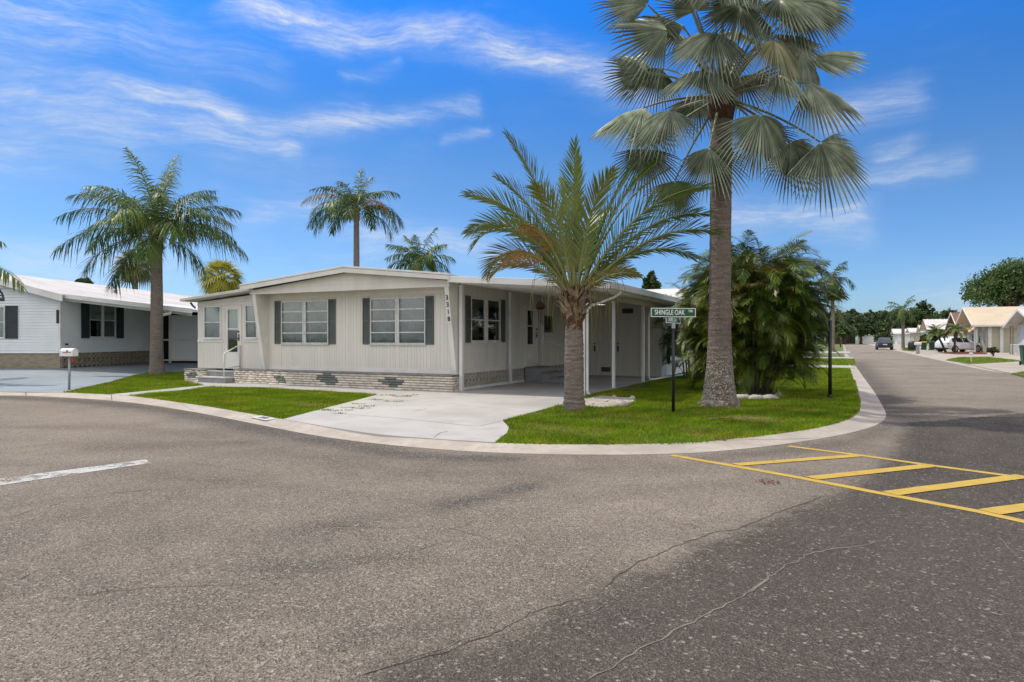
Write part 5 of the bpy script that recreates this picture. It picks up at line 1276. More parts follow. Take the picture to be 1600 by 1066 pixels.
# ------------------------------------------------------------------ leafy trees
def tree(label, loc, h, rx, z0, mat, seed, n=2600, leaf=.4, name='tree', lobes=9, group=None, trunk_r=.3, flat=.8):
    rng = np.random.default_rng(seed); T = thing(name, label, 'tree', loc, 0, group)
    mb = MB(); mb.tube([(0, 0, 0), (.1, 0, z0*.6), (0, .1, z0+.25*(h-z0))], [trunk_r*1.2, trunk_r, trunk_r*.6], 9)
    lob = []
    for k in range(lobes):
        a = k*2.399; t = (k+.5)/lobes; rr = rx*.62*math.sqrt(t)*rng.uniform(.8, 1.15); zz = z0+(h-z0)*(.28+.50*rng.random()*(1-.5*t)+.12*(1-t)); s = rx*rng.uniform(.24, .42)
        lob.append((rr*math.cos(a), rr*math.sin(a), zz, s)); mb.tube([(0, 0, z0*.8), (rr*.5*math.cos(a), rr*.5*math.sin(a), (z0+zz)/2), (rr*math.cos(a), rr*math.sin(a), zz)], [trunk_r*.5, trunk_r*.35, trunk_r*.12], 6)
    mb.build('trunk', M['bark'], T, smooth=True)
    vs, ts = [], []; per = n//lobes
    for (cx, cy, cz_, s) in lob:
        # clusters of leaves inside every lobe
        nc = max(8, per//22); u_ = rng.normal(0, 1, (nc, 3)); u_ /= np.linalg.norm(u_, axis=1)[:, None]; rr = s*rng.uniform(.45, 1.05, nc)[:, None]
        cc = np.array([cx, cy, cz_])+u_*rr*np.array([1, 1, flat]); tc = rng.uniform(.55, 1.35, nc)
        idx = rng.integers(0, nc, per); p = cc[idx]+rng.normal(0, s*.16, (per, 3)); sz = leaf*rng.uniform(.5, 1.3, per)
        a = rng.normal(0, 1, (per, 3)); a /= np.linalg.norm(a, axis=1)[:, None]; b = np.cross(a, rng.normal(0, 1, (per, 3))); b /= np.linalg.norm(b, axis=1)[:, None]
        q = np.stack([p-a*sz[:, None], p-b*(sz*.5)[:, None], p+a*sz[:, None], p+b*(sz*.5)[:, None]], 1)
        vs.append(q.reshape(-1, 3)); ts.append(np.repeat(np.repeat((tc[idx]*rng.uniform(.85, 1.15, per))[:, None], 3, 1), 4, 0))
    v = np.concatenate(vs); t = np.concatenate(ts)
    np_mesh('crown', v, [np.arange(len(v)).reshape(-1, 4)], M[mat], T, tint=t); return T
def tree_px(label, px_, top, Y, r_px, base, mat, seed, **kw):
    x, _, z = at(px_, top, Y); zb = at(px_, base, Y)[2]
    return tree(label, (x, Y, LOT), z-LOT, r_px*Y/F, max(.6, zb-LOT), mat, seed, **kw)
tree_px('big spreading oak behind the cream-roofed house at the right edge', 1578, 412, 112, 76, 480, 'oak', 61, n=26000, leaf=.24, lobes=26, trunk_r=.5, flat=.75)
tree_px('second oak crown right of the big oak, cut by the frame', 1655, 418, 120, 65, 478, 'oak', 62, n=12000, leaf=.28, lobes=12, trunk_r=.45)
wood = [(1292, 492, 190, 30), (1312, 480, 205, 26), (1332, 476, 215, 20), (1350, 486, 200, 24), (1368, 482, 212, 22), (1388, 490, 205, 24), (1405, 486, 190, 22), (1424, 476, 200, 24), (1440, 470, 210, 26), (1458, 484, 195, 24), (1478, 481, 185, 24), (1494, 484, 190, 22), (1272, 498, 180, 22), (1345, 505, 180, 18), (1375, 508, 178, 18), (1320, 508, 178, 18)]
words = ['leftmost tree of the far wood, behind the palm clump edge', 'rounded dark tree second from the left in the far wood', 'narrow peaked tree of the far wood left of the street end', 'broad tree of the far wood above the white end house', 'dense tree of the far wood over the end of the street', 'dark tree of the far wood left of the parked blue car', 'tree of the far wood directly above the parked blue car', 'tall tree of the far wood right of the slender palm', 'highest peaked tree of the far wood', 'tree of the far wood behind the white metal roof', 'rounded tree of the far wood left of the brown roof', 'tree of the far wood just left of the big oak', 'low tree of the far wood mostly hidden by the palm clump', 'front tree of the far wood behind the white end house', 'front tree of the far wood right of the white end house', 'front tree of the far wood behind the open end carport']
for i, (a, b, Yy, r) in enumerate(wood):
    tree_px(words[i], a, b, Yy, r, 525, 'pine', 70+i, n=4200, leaf=.48, lobes=11, trunk_r=.35, group='far wood at the end of the street', flat=1.0)
tree_px('small dark feathery tree top above the far end of the carport roof', 1017, 422, 62, 17, 470, 'pine', 95, n=1600, leaf=.28, lobes=7, trunk_r=.18, flat=1.3)
tree_px('tiny distant tree tops showing over the left home roof', 132, 436, 90, 16, 455, 'pine', 96, n=900, leaf=.35, lobes=5, trunk_r=.2)
def bush(label, px_, base, Y, r_px, top, mat, seed, n=900, leaf=.16):
    x, _, z = at(px_, top, Y); return tree(label, (x, Y, LOT), z-LOT, r_px*Y/F, .15, mat, seed, n, leaf, 'bush', 7, None, .06, .9)
bush('yellow-green bushes beside the far white houses, left of the parked blue car', 1380, 0, 125, 16, 515, 'bush', 101, 1400, .3)
bush('leafy bush beside the black cart and green bins', 1446, 0, 90, 11, 518, 'bush', 102, 1400, .2)
bush('rounded green bush right of the green bins', 1462, 0, 80, 14, 512, 'bush', 103, 1400, .2)
bush('small dark shrub by the porch of the right white house', 1551, 0, 54, 10, 541, 'bush', 104, 800, .09)
bush('bright green bush at the near end of the far wood, left of the street', 1313, 0, 110, 10, 505, 'bush', 105, 900, .3)

# short palms before the white car
for i, (px_, py_, lx_, top, lab) in enumerate(((1478, 551, -1.0, 521, 'short palm with a leaning trunk before the white car'), (1491, 551.5, .15, 517, 'short upright palm in red mulch before the white car'))):
    x, y = g(px_, py_); rng = np.random.default_rng(110+i); T = thing('date_palm', lab, 'palm tree', (x, y, LOT), 0); h = at(px_, top, y)[2]-LOT
    mb = MB(); mb.tube([(0, 0, 0), (lx_*.45, 0, h*.5), (lx_, 0, h)], [.13, .10, .12], 9); mb.build('trunk', M['bark'], T, smooth=True)
    parts = [frond_geo(rng, L=rng.uniform(1.2, 1.7), elev=R(rng.uniform(0, 75)), droop=R(rng.uniform(60, 110)), nl=22, leaf=.34, width=.05, az=k*2.399, base=(lx_, 0, h), lift=.2, hang=.3, r0=.02) for k in range(34)]
    v, q, idx = merge(parts); np_mesh('crown', v, [q], None, T, mats=[M['bush'] if False else M['young'], M['rachis']], midx=idx)

# ------------------------------------------------------------------ left home
LH = thing('mobile_home', 'white lap-sided home with a white roof and tan block skirting at left', 'house', (-18.6, 27.4, .25), R(-2.5))
# local: x right, y away; front gable at y=0 spans x -8..0
lap_wall('front_wall', front(0), -8, 0, .62, 3.0, M['bluewhite'], LH, [(-4.1, -2.35, 1.25, 2.55)], top=(4.00, -4, 3.0, 4.0))
lap_wall('side_wall', side(0), 0.02, 19, .62, 3.05, M['bluewhite'], LH, [(1.30, 4.0, 1.28, 2.82)])
mb = MB(); mb.box(-.06, .03, -.03, .06, .62, 3.05); mb.build('corner_trim', M['white'], LH)
mb = MB(); mb.box(-8, -.02, .02, .2, 0, .62); mb.build('skirting', M['tanblock'], LH)
mb = MB(side(-.01))
mb.box(.1, 19, -.2, -.16, 0, .62)
a = .1
while a < 12:
    for z0 in (.02, .32):
        mb.bar((a, .0, z0), (a+.3, .0, z0+.28), .07, .06); mb.bar((a+.3, -.01, z0), (a, -.01, z0+.28), .07, .06); mb.box(a-.03, a+.03, -.06, .03, z0, z0+.29)
    a += .3
mb.box(.1, 12, -.06, .03, .28, .32); mb.box(.1, 12, -.06, .03, .585, .62)
mb.build('lattice_skirting', M['tanblock'], LH)
mb = MB(); e = .35
sl = (4.08-3.05)/4.0
def rz_(xx): return 4.12-sl*abs(xx+4)
mb.prism([(-8.4, rz_(-8.4)-.1), (-4, rz_(-4)-.1), (.35, rz_(.35)-.1), (.35, rz_(.35)), (-4, rz_(-4)), (-8.4, rz_(-8.4))], -.35, 21)
mb.build('roof', M['whiteroof'], LH)
mb = MB(); mb.prism([(-8.4, rz_(-8.4)-.26), (-4, rz_(-4)-.26), (.37, rz_(.37)-.26), (.37, rz_(.37)+.01), (-4, rz_(-4)+.01), (-8.4, rz_(-8.4)+.01)], -.39, -.352); mb.build('fascia', M['white'], LH)
for vx, vy in ((-1.6, 6.0), (-2.6, 11), (-1.0, 14)):
    mb = MB(); mb.lathe([(.09, rz_(vx)-.02), (.09, rz_(vx)+.16), (.12, rz_(vx)+.17), (.02, rz_(vx)+.24)], (vx, vy), 10); mb.build('roof_vent', M['steel'], LH)
window(LH, front(0), -4.1, -2.35, 1.25, 2.55, 2, 2, .08, 'blind', ((.0, 1),), fmat='white')
shutter(LH, front(-.032), -2.30, -1.78, 1.22, 2.58, 'shutterdark'); shutter(LH, front(-.032), -4.68, -4.15, 1.22, 2.58, 'shutterdark')
# half-round window above
mb = MB(front(0)); cx_, cz_ = -3.2, 2.80
arc = [(cx_+.85*math.cos(t), cz_+.72*math.sin(t)) for t in np.linspace(0, PI, 17)]; arc2 = [(cx_+.76*math.cos(t), cz_+.05+.60*math.sin(t)) for t in np.linspace(0, PI, 17)]
vs = [(p[0], .03, p[1]) for p in arc]+[(p[0], .03, p[1]) for p in arc2]+[(p[0], 0, p[1]) for p in arc]
mb.add(vs, [(i, i+1, 17+i+1, 17+i) for i in range(16)]+[(i, 34+i, 34+i+1, i+1) for i in range(16)]); mb.box(cx_-.85, cx_+.85, .0, .03, cz_-.03, cz_+.05)
for t in (PI/4, PI/2, 3*PI/4): mb.bar((cx_, .026, cz_+.05), (cx_+.78*math.cos(t), .026, cz_+.05+.6*math.sin(t)), .02)
o = mb.build('arched_window', M['shutterdark'], LH)
mb = MB(front(0)); mb.add([(p[0], .018, p[1]) for p in arc2], [tuple(range(17))]); mb.build('pane', M['carglass'], o)
mb = MB(front(0)); mb.box(-3.1, -1.75, .0, .10, 3.02, 3.10) if False else mb.box(-2.9, -2.05, .012, .10, 3.30, 3.38); mb.build('light_fitting', M['white'], LH)
window(LH, side(0), 1.75, 3.55, 1.28, 2.82, 2, 2, .08, 'blind', ((0, 0.02),), upper=.45, fmat='white')
mb = MB(side(0)); mb.box(1.28, 1.73, -.06, .0, 1.27, 2.83); mb.box(3.57, 4.02, -.06, 0, 1.27, 2.83); mb.build('wall_infill', M['bluewhite'], LH)
shutter(LH, side(.032), 1.20, 1.72, 1.24, 2.88, 'shutterdark'); shutter(LH, side(.032), 3.58, 4.10, 1.24, 2.88, 'shutterdark')
shutter(LH, side(.032), 8.6, 9.2, 1.7, 2.75, 'shutterdark')
mb = MB(side(.03)); mb.box(9.25, 10.4, .002, .03, 1.75, 2.7); mb.build('window', M['carglass'], LH)
mb = MB(side(0)); mb.box(-.02, .06, .03, .05, 1.9, 2.5) if False else mb.box(.25, .42, .012, .04, .95, 1.02); mb.build('vent', M['black'], LH)
mb = MB(front(-.032)); mb.box(-.13, -.02, .0, .02, 1.85, 2.40)
o = mb.build('number_plaque', M['number'], LH)
# carport roof on its right
def lz(xx): return 3.05-.115*xx
mb = MB(); mb.prism([(.06, lz(0)-.10), (5.6, lz(5.6)-.10), (5.6, lz(5.6)), (.06, lz(0))], -.15, 14); mb.build('carport_roof', M['white'], LH)
mb = MB(); mb.prism([(.0, lz(0)-.14), (5.65, lz(5.65)-.16), (5.65, lz(5.65)+.03), (.0, lz(0)+.03)], -.20, -.152); mb.prism([(.0, lz(0)-.26), (5.4, lz(5.4)-.27), (5.4, lz(5.4)-.18), (.0, lz(0)-.16)], .2, .26); mb.build('carport_fascia', M['white'], LH)
mb = MB(); mb.tube([(4.75, -.1, lz(4.7)-.15), (4.7, -.1, lz(4.7)-.26), (4.2, -.05, lz(4.7)-.36), (4.08, -.05, lz(4.7)-.55), (4.08, -.05, .0), (4.15, -.15, -.12)], .06, 8); mb.build('downspout', M['white'], LH, smooth=True)
mb = MB(); mb.box(4.03, 4.13, .05, .15, -.2, lz(4.1)-.27); mb.build('post', M['white'], LH)
mb = MB(front(6.2))                                    # screened porch frame
for a in (.05, 1.05, 2.6, 3.0, 3.55, 4.6, 5.4): mb.box(a, a+.09, -.04, .04, -.02, 2.45)
for z in (.10, 1.12): mb.box(.05, 5.45, -.03, .03, z, z+.08)
mb.build('porch_frame', M['white'], LH)
mb = MB(front(6.25)); mb.box(1.10, 2.6, -.02, 0, .12, 2.4); mb.build('porch_panel', M['bluewhite'], LH)
mb = MB(front(6.5)); mb.box(.02, 5.6, -.1, 0, -.1, 2.6); mb.build('porch_screen', M['dark'], LH)

# ------------------------------------------------------------------ other houses
def gable_house(label, origin, rz, depth, half, ew, ridge, wallm, roofm, group=None, over=.45, feats=(), name='house', gablem=None, fascia='white'):
    """local: gable face at x=0 (towards -x), ridge along +x at y=0"""
    T = thing(name, label, 'house', origin, rz, group)
    mb = MB(); mb.box(0, depth, -half, half, 0, ew); mb.build('wall', M[wallm], T)
    mb = MB(); mb.prism([(-half, ew), (half, ew), (0, ridge-.12)], .01, depth-.01, 'x'); mb.build('gable', M[gablem or wallm], T)
    k = (ridge-ew)/half; eh = half+over; ze = ridge-k*eh
    mb = MB(); mb.prism([(-eh, ze), (0, ridge), (eh, ze), (eh, ze-.12), (0, ridge-.12), (-eh, ze-.12)], -over*1.6, depth+over, 'x')
    o = mb.build('roof', M[roofm], T)
    mb = MB(); mb.prism([(-eh-.02, ze-.14), (0, ridge-.16), (eh+.02, ze-.14), (eh+.02, ze+.04), (0, ridge+.04), (-eh-.02, ze+.04)], -over*1.6-.06, -over*1.6-.003, 'x'); mb.box(-over*1.6, depth+over, -eh-.06, -eh-.005, ze-.18, ze-.01); mb.build('fascia', M[fascia], T)
    for f in feats:
        if f[0] == 'win':      # on the street gable: ('win', y0,y1,z0,z1)
            window(T, wside(-.02), *f[1:5], cols=f[5] if len(f) > 5 else 1, rows=2, fmat='white', cur='dark', fw=.07)
        if f[0] == 'swin':     # on the side facing the near road
            window(T, front(-half-.02), *f[1:5], cols=f[5] if len(f) > 5 else 1, rows=2, fmat='white', cur='dark', fw=.07)
        if f[0] == 'door':
            door(T, wside(-.04), *f[1:5], M['white'])
    return T
RZ = -ANG
def RH(px_, Y): x, yy, _ = at(px_, 530, Y); return (x, yy, LOT)
# nearest right: white siding, cut by the frame
T = gable_house('white clapboard house with cream gable and porch at the right edge', RH(1612, 57), RZ, 12, 5.2, 2.70, 4.0, 'white', 'whiteroof', over=.6, gablem='creamwall', feats=[('win', 1.2, 2.4, 1.0, 2.1), ('win', -2.4, -.9, 1.0, 2.1, 2)])
lap_wall('siding', wside(-.005), -5.2, 1.0, .3, 1.4, M['white'], T, [], .16)
lap_wall('gable_siding', wside(.002), -4.7, 4.7, 2.78, 2.79, M['creamwall'], T, [], .2, .02, top=(4.0, 0, 2.78, 4.6))
for yy in (4.6, 3.6):
    mb = MB(); mb.box(-.7, -.58, yy-.06, yy+.06, 0, 2.6); mb.build('porch_post', M['tanblock'], T)
mb = MB(); mb.bar((-.64, 4.6, .9), (-.64, .9, .9), .06)
for k in range(16): mb.bar((-.64, 4.5-k*.23, .1), (-.64, 4.5-k*.23, .9), .03)
mb.build('porch_rail', M['white'], T)
# cream roof house
T = gable_house('cream house with a smooth cream metal roof and peach window awnings', RH(1526, 74), RZ, 14, 5.2, 3.15, 4.95, 'creamwall', 'creamroof', over=.8, feats=[('win', -2.6, -1.2, .9, 2.1), ('win', 1.5, 2.9, .9, 2.1), ('swin', 3, 4.5, 1, 2.1)])
for y0, y1 in ((-3.2, -.6), (.9, 3.5)):
    mb = MB(); mb.prism([(-.05, 3.0), (-1.15, 2.15), (-1.15, 2.10), (-.05, 2.85)], y0, y1, 'y'); mb.build('awning', M['awning'], T)
mb = MB(); mb.box(.2, .5, -5.32, -5.21, 0, 3.0); mb.box(1.2, 1.5, -5.32, -5.21, 0, 3.0); mb.build('corner_trim', M['white'], T)
mb = MB(); mb.box(-.9, -.75, -4.7, -4.55, 0, 3.1); mb.box(-.9, -.75, 4.55, 4.7, 0, 3.1); mb.build('porch_post', M['white'], T)
gable_house('tan house with a brown shingle roof beyond the cream-roofed house', RH(1501, 90), RZ, 14, 5.2, 3.0, 5.0, 'tanwall', 'brownroof', over=.7, feats=[('win', -1, 1, 1, 2.3, 2), ('win', 2.2, 3.6, 1, 2.2)])
T = gable_house('tan house with a ribbed white metal roof behind the short palms', RH(1455, 106), RZ, 14, 4.4, 3.1, 4.55, 'tanwall', 'whiteroof', over=.7, fascia='brownroof', feats=[('win', -1, 1, 1, 2.2)])
mb = MB()
for k in range(26):
    xx = -.5+k*.56; mb.prism([(-5.0, 3.1-.2), (0, 4.55+.005), (0, 4.60), (-5.0, 2.98)], xx, xx+.07, 'x')
mb.build('roof_rib', M['white'], T)
gable_house('grey-fronted white house right of the slender palm', RH(1443, 124), RZ, 13, 4.0, 2.9, 4.0, 'bluewhite', 'whiteroof', over=.5, gablem='steel', feats=[('win', -1, 1, 1, 2.2)])
gable_house('pale yellow flat-fronted house behind the slender palm', RH(1425, 138), RZ, 13, 4.6, 2.9, 3.7, 'creamwall', 'whiteroof', over=.5, feats=[('win', -2, -.5, 1, 2.2), ('win', 1, 2.5, 1, 2.2)])
gable_house('small white house right behind the parked blue car', RH(1400, 156), RZ, 13, 4.4, 2.8, 3.8, 'white', 'whiteroof', over=.5, feats=[('win', -2, -.5, 1, 2.2), ('win', 1, 2.5, 1, 2.2)])
# house closing the end of the street
x, yy, _ = at(1368, 530, 186)
T = gable_house('long low white house closing the end of the street', (x, yy, LOT), PI/2-ANG, 9, 4.2, 2.4, 3.0, 'bluewhite', 'whiteroof', over=.5, feats=[('win', -3, -1, .9, 2, 2)])
x, yy, _ = at(1347, 530, 186)
CP = thing('carport', 'open white carport with slim posts at the end of the street', 'carport', (x, yy, LOT), -ANG*.4)
mb = MB(); mb.prism([(-5.6, 2.75), (.3, 2.35), (.3, 2.55), (-5.6, 2.95)], 0, 7); mb.build('roof', M['white'], CP)
for px2, h2 in ((-5.5, 2.74), (0, 2.36)):
    mb = MB(); mb.box(px2-.09, px2+.09, .1, .28, 0, h2); mb.build('post', M['white'], CP)
mb = MB(); mb.box(-5.6, .3, 6.8, 7, 0, 2.35); mb.build('back_wall', M['tanblock'], CP)
# neighbour behind the home, roof showing above the carport
x, yy = hw(-2.5, 24)
gable_house('pale neighbouring home whose white roof shows beyond the carport', (x, yy, LOT), RZ, 5.8, 4.2, 3.1, 4.35, 'creamwall', 'whiteroof', over=.6)
x, yy = hw(-2.5, 46)
gable_house('second neighbouring home hidden behind the palm clump', (x, yy, LOT), RZ, 5.8, 4.2, 3.1, 4.2, 'bluewhite', 'whiteroof', over=.6)

# ------------------------------------------------------------------ vehicles
def wheel(parent, x, y, r, sgn):
    o = None
    mb = MB(); w = .22
    prof = [(r*.66, -w/2), (r*.94, -w/2), (r, -w*.36), (r, w*.36), (r*.94, w/2), (r*.66, w/2)]
    seg = 24; vs = [(x+a*math.cos(2*PI*k/seg), y+b, r+a*math.sin(2*PI*k/seg)) for a, b in prof for k in range(seg)]
    fs = [(i*seg+k, i*seg+(k+1) % seg, (i+1)*seg+(k+1) % seg, (i+1)*seg+k) for i in range(5) for k in range(seg)]
    mb.add(vs, fs); wo = mb.build('wheel', M['tyre'], parent, smooth=True)
    mb = MB(); yy = y+sgn*.09
    mb.add([(x+r*.66*math.cos(2*PI*k/seg), yy-sgn*.06, r+r*.66*math.sin(2*PI*k/seg)) for k in range(seg)], [tuple(range(seg))]); mb.build('hub', M['black'], wo)
    mb = MB()
    for k in range(5):
        a = 2*PI*k/5+.3
        for da in (-.13, .13): mb.bar((x, yy, r), (x+r*.64*math.cos(a+da), yy, r+r*.64*math.sin(a+da)), .05, .04)
    for k in range(seg): mb.bar((x+r*.63*math.cos(2*PI*k/seg), yy, r+r*.63*math.sin(2*PI*k/seg)), (x+r*.63*math.cos(2*PI*(k+1)/seg), yy, r+r*.63*math.sin(2*PI*(k+1)/seg)), .05, .05)
    mb.build('rim', M['alloy'], wo)
def suv(name, label, loc, rz, paint, L=4.65, W=1.9, H=1.66):
    """rear at x=0, front at x=L"""
    T = thing(name, label, 'car', loc, rz)
    # stations: x, z bottom, z belt, z roof, belt half width, roof half width
    st = [(0.0, .50, .78, .80, .74, .70), (.05, .36, .98, 1.02, .84, .78), (.18, .30, 1.02, 1.08, .90, .80), (.32, .28, 1.04, 1.28, .93, .70), (.62, .27, 1.04, 1.58, .95, .64), (1.1, .26, 1.03, 1.655, .95, .64), (1.9, .26, 1.01, 1.66, .95, .64), (2.55, .26, .99, 1.61, .95, .63), (3.05, .26, .98, 1.34, .95, .70), (3.42, .27, .97, 1.02, .94, .80), (3.95, .28, .90, .93, .92, .78), (4.4, .30, .76, .79, .86, .72), (4.6, .36, .62, .65, .74, .62), (4.65, .45, .55, .56, .62, .55)]
    mb = MB(); vs = []; ring = 12
    for (x, zb, zl, zr, wb, wr) in st:
        half = [(wb*.86, zb), (wb*.99, zb+.14*(zl-zb)), (wb*1.0, zb+.55*(zl-zb)), (wb*.965, zl), (wr+(wb-wr)*.12, zl+.86*(zr-zl)), (wr*.8, zr)]
        for y, z in half: vs.append((x, y, z))
        for y, z in half[::-1]: vs.append((x, -y, z))
    n = len(st)
    fs = [(i*ring+k, i*ring+(k+1) % ring, (i+1)*ring+(k+1) % ring, (i+1)*ring+k) for i in range(n-1) for k in range(ring)]+[tuple(range(ring))[::-1], tuple((n-1)*ring+k for k in range(ring))]
    mb.add(vs, fs); body = mb.build('body', M[paint], T, smooth=True)
    es = body.modifiers.new('edge', 'EDGE_SPLIT'); es.split_angle = R(35)
    def sidept(x, f, sgn, push=.006):
        i = max(j for j in range(n) if st[j][0] <= x+1e-9); i = min(i, n-2); a = (x-st[i][0])/(st[i+1][0]-st[i][0]); q = [st[i][k]*(1-a)+st[i+1][k]*a for k in range(6)]
        y0, z0 = q[4]*.965, q[2]; y1, z1 = q[5]+(q[4]-q[5])*.12, q[2]+.86*(q[3]-q[2])
        return (x, sgn*(y0+(y1-y0)*f+push), z0+(z1-z0)*f)
    for sgn in (-1, 1):
        for xs in ((.55, .75, 1.05), (1.13, 1.5, 1.92), (2.0, 2.3, 2.58, 2.86)):
            mb = MB(); vs = [sidept(x, .06, sgn) for x in xs]+[sidept(x, .93, sgn) for x in xs]; m = len(xs)
            if xs[0] < .6: vs[m] = sidept(.68, .80, sgn)
            if xs[-1] > 2.8: vs[-1] = sidept(2.75, .80, sgn)
            mb.add(vs, [(i, i+1, m+i+1, m+i) for i in range(m-1)]); mb.build('side_window', M['carglass'], T)
        for wx in (.86, 3.72):
            seg = 20; mb = MB(); rr = .42
            mb.add([(wx+rr*math.cos(2*PI*k/seg), sgn*.957, .34+rr*math.sin(2*PI*k/seg)) for k in range(seg)], [tuple(range(seg))]); mb.build('wheel_arch', M['black'], T)
            wheel(T, wx, sgn*.86+sgn*.03, .345, sgn)
        mb = MB(); mb.box(.04, .26, sgn*.62-.2 if sgn > 0 else sgn*.62-.26, sgn*.62+.26 if sgn > 0 else sgn*.62+.2, .88, .98); mb.build('tail_light', M['taillight'], T)
        mb = MB(); mb.box(2.72, 2.86, sgn*.95-.02 if sgn > 0 else sgn*.95-.18, sgn*.95+.18 if sgn > 0 else sgn*.95+.02, 1.02, 1.15); mb.build('wing_mirror', M[paint], T, bevel=.02)
        mb = MB(); mb.box(4.30, 4.56, sgn*.62-.16, sgn*.62+.16, .64, .74); mb.build('headlight', M['alloy'], T)
    mb = MB(); mb.add([(.305, -.70, 1.14), (.305, .70, 1.14), (.585, .56, 1.56), (.585, -.56, 1.56)], [(0, 1, 2, 3)]); mb.build('rear_window', M['carglass'], T)
    mb = MB(); mb.add([(3.36, -.72, 1.07), (3.36, .72, 1.07), (2.66, .58, 1.575), (2.66, -.58, 1.575)], [(0, 1, 2, 3)]); mb.build('windscreen', M['carglass'], T)
    mb = MB(); mb.box(-.012, .0, -.26, .26, .66, .80); mb.build('number_plate', M['white'], T)
    mb = MB(); mb.box(-.03, .25, -.80, .80, .30, .47); mb.build('bumper', M['black'], T, bevel=.03)
    return T
x, y = g(1395, 547, 0)
suv('parked_car', 'dark blue crossover parked on the street by the far right kerb, rear towards us', (x-.9*V[0], y-.9*V[1], .0), PI/2-ANG, 'bluepaint')
x, y = g(1470, 550.5)
suv('parked_car', 'white crossover parked side-on in the driveway behind the short palms', (x, y, .07), R(12), 'whitepaint', 4.4)

# ------------------------------------------------------------------ bins and mailboxes on the right
def wheelie(label, px_, py_, lidm, bodym='bingreen', group=None):
    x, y = g(px_, py_); T = thing('wheelie_bin', label, 'bin', (x, y, LOT), -ANG, group)
    mb = MB(); mb.add([(-.25, -.28, .06), (.25, -.28, .06), (.25, .26, .06), (-.25, .26, .06), (-.31, -.36, .98), (.31, -.36, .98), (.31, .36, .98), (-.31, .36, .98)], [(0, 3, 2, 1), (4, 5, 6, 7), (0, 1, 5, 4), (1, 2, 6, 5), (2, 3, 7, 6), (3, 0, 4, 7)]); mb.build('body', M[bodym], T, bevel=.03)
    mb = MB(); mb.prism([(-.38, .985), (.40, .985), (.38, 1.03), (0, 1.09), (-.36, 1.03)], -.33, .33, 'x'); mb.build('lid', M[lidm], T, bevel=.015)
    for sx in (-.27, .27):
        mb = MB(); mb.tube([(sx-.03, .28, .12), (sx+.03, .28, .12)], .12, 14); mb.build('wheel', M['tyre'], T)
    mb = MB(); mb.tube([(-.25, .42, .96), (.25, .42, .96)], .02, 8); mb.build('handle', M['black'], T)
    return T
wheelie('green wheelie bin with a yellow lid', 1443.5, 547.5, 'binyellow', group='wheelie bins across the street')
wheelie('all-green wheelie bin next to the yellow-lidded one', 1456, 547.8, 'bingreen', group='wheelie bins across the street')
wheelie('dark green bin cut off by the right edge of the picture', 1606, 571.5, 'black', group='wheelie bins across the street')
x, y = g(1425.5, 548)
T = thing('covered_grill', 'black rounded covered cart left of the green bins', 'covered cart', (x, y, LOT), 0)
mb = MB(); mb.lathe([(.44, .02), (.50, .15), (.49, .6), (.44, .95), (.3, 1.12), (.05, 1.18)], seg=16, jit=.04); mb.build('cover', M['black'], T, smooth=True)
mb = MB()
for k in range(3): mb.tube([(.35*math.cos(k*2.1), .35*math.sin(k*2.1), 0), (.35*math.cos(k*2.1), .35*math.sin(k*2.1), .1)], .04, 8)
mb.build('caster', M['tyre'], T)
x, y = g(1434, 553)
T = thing('mailbox', 'white mailbox on a thick grey post across the street by the bins', 'mailbox', (x, y, LOT), PI-ANG+R(20))
mb = MB(); mb.box(-.12, .12, -.12, .12, 0, .80); mb.box(-.26, .26, -.12, .12, .80, .86); mb.build('post', M['steel'], T, bevel=.01); mailbox_body(T, .865, M['white'], .55, .22, .24)
# pale garden ornament on the right lawn
x, y = g(1518, 566)
T = thing('garden_ornament', 'thin pale two-legged garden ornament on the small right lawn', 'ornament', (x, y, LOT+.02), .4)
mb = MB(); mb.tube([(-.06, 0, 0), (-.06, 0, .44)], .010, 6); mb.tube([(.06, .03, 0), (.05, .02, .44)], .010, 6); mb.build('leg', M['white'], T)
mb = MB(); mb.tube([(-.22, 0, .46), (-.1, 0, .50), (.05, 0, .50), (.16, 0, .46)], [.015, .06, .065, .01], 10); mb.tube([(-.13, 0, .52), (-.20, 0, .60), (-.17, 0, .66), (-.24, 0, .66), (-.32, 0, .63)], [.025, .018, .018, .022, .006], 8); mb.build('body', M['white'], T, smooth=True)

# ------------------------------------------------------------------ light, sky, camera
SUN_EL = R(60); sd_ = Vector((-V[0]-.04*U[0], -V[1]-.04*U[1], 0)).normalized()
to_sun = Vector((sd_.x*math.cos(SUN_EL), sd_.y*math.cos(SUN_EL), math.sin(SUN_EL)))
sl_ = bpy.data.lights.new('Sun', 'SUN'); sl_.energy = 2.6; sl_.angle = R(.6); sl_.color = (1.0, .93, .82)
so = bpy.data.objects.new('Sun', sl_); COL.objects.link(so); so.rotation_euler = to_sun.to_track_quat('Z', 'Y').to_euler()
W = bpy.data.worlds.new('World'); S.world = W; W.use_nodes = True
nt = W.node_tree; nt.nodes.clear()
out = nt.nodes.new('ShaderNodeOutputWorld'); bg = nt.nodes.new('ShaderNodeBackground'); nt.links.new(bg.outputs[0], out.inputs[0])
sky = nt.nodes.new('ShaderNodeTexSky'); sky.sky_type = 'NISHITA'; sky.sun_disc = False; sky.sun_elevation = SUN_EL
sky.sun_rotation = math.atan2(sd_.x, sd_.y); sky.air_density = 1.0; sky.dust_density = .6; sky.ozone_density = 2.2
hs = nt.nodes.new('ShaderNodeHueSaturation'); hs.inputs['Saturation'].default_value = 1.22; hs.inputs['Value'].default_value = 1.0
nt.links.new(sky.outputs[0], hs.inputs['Color'])
tc = nt.nodes.new('ShaderNodeTexCoord'); sp = nt.nodes.new('ShaderNodeSeparateXYZ'); nt.links.new(tc.outputs['Generated'], sp.inputs[0])
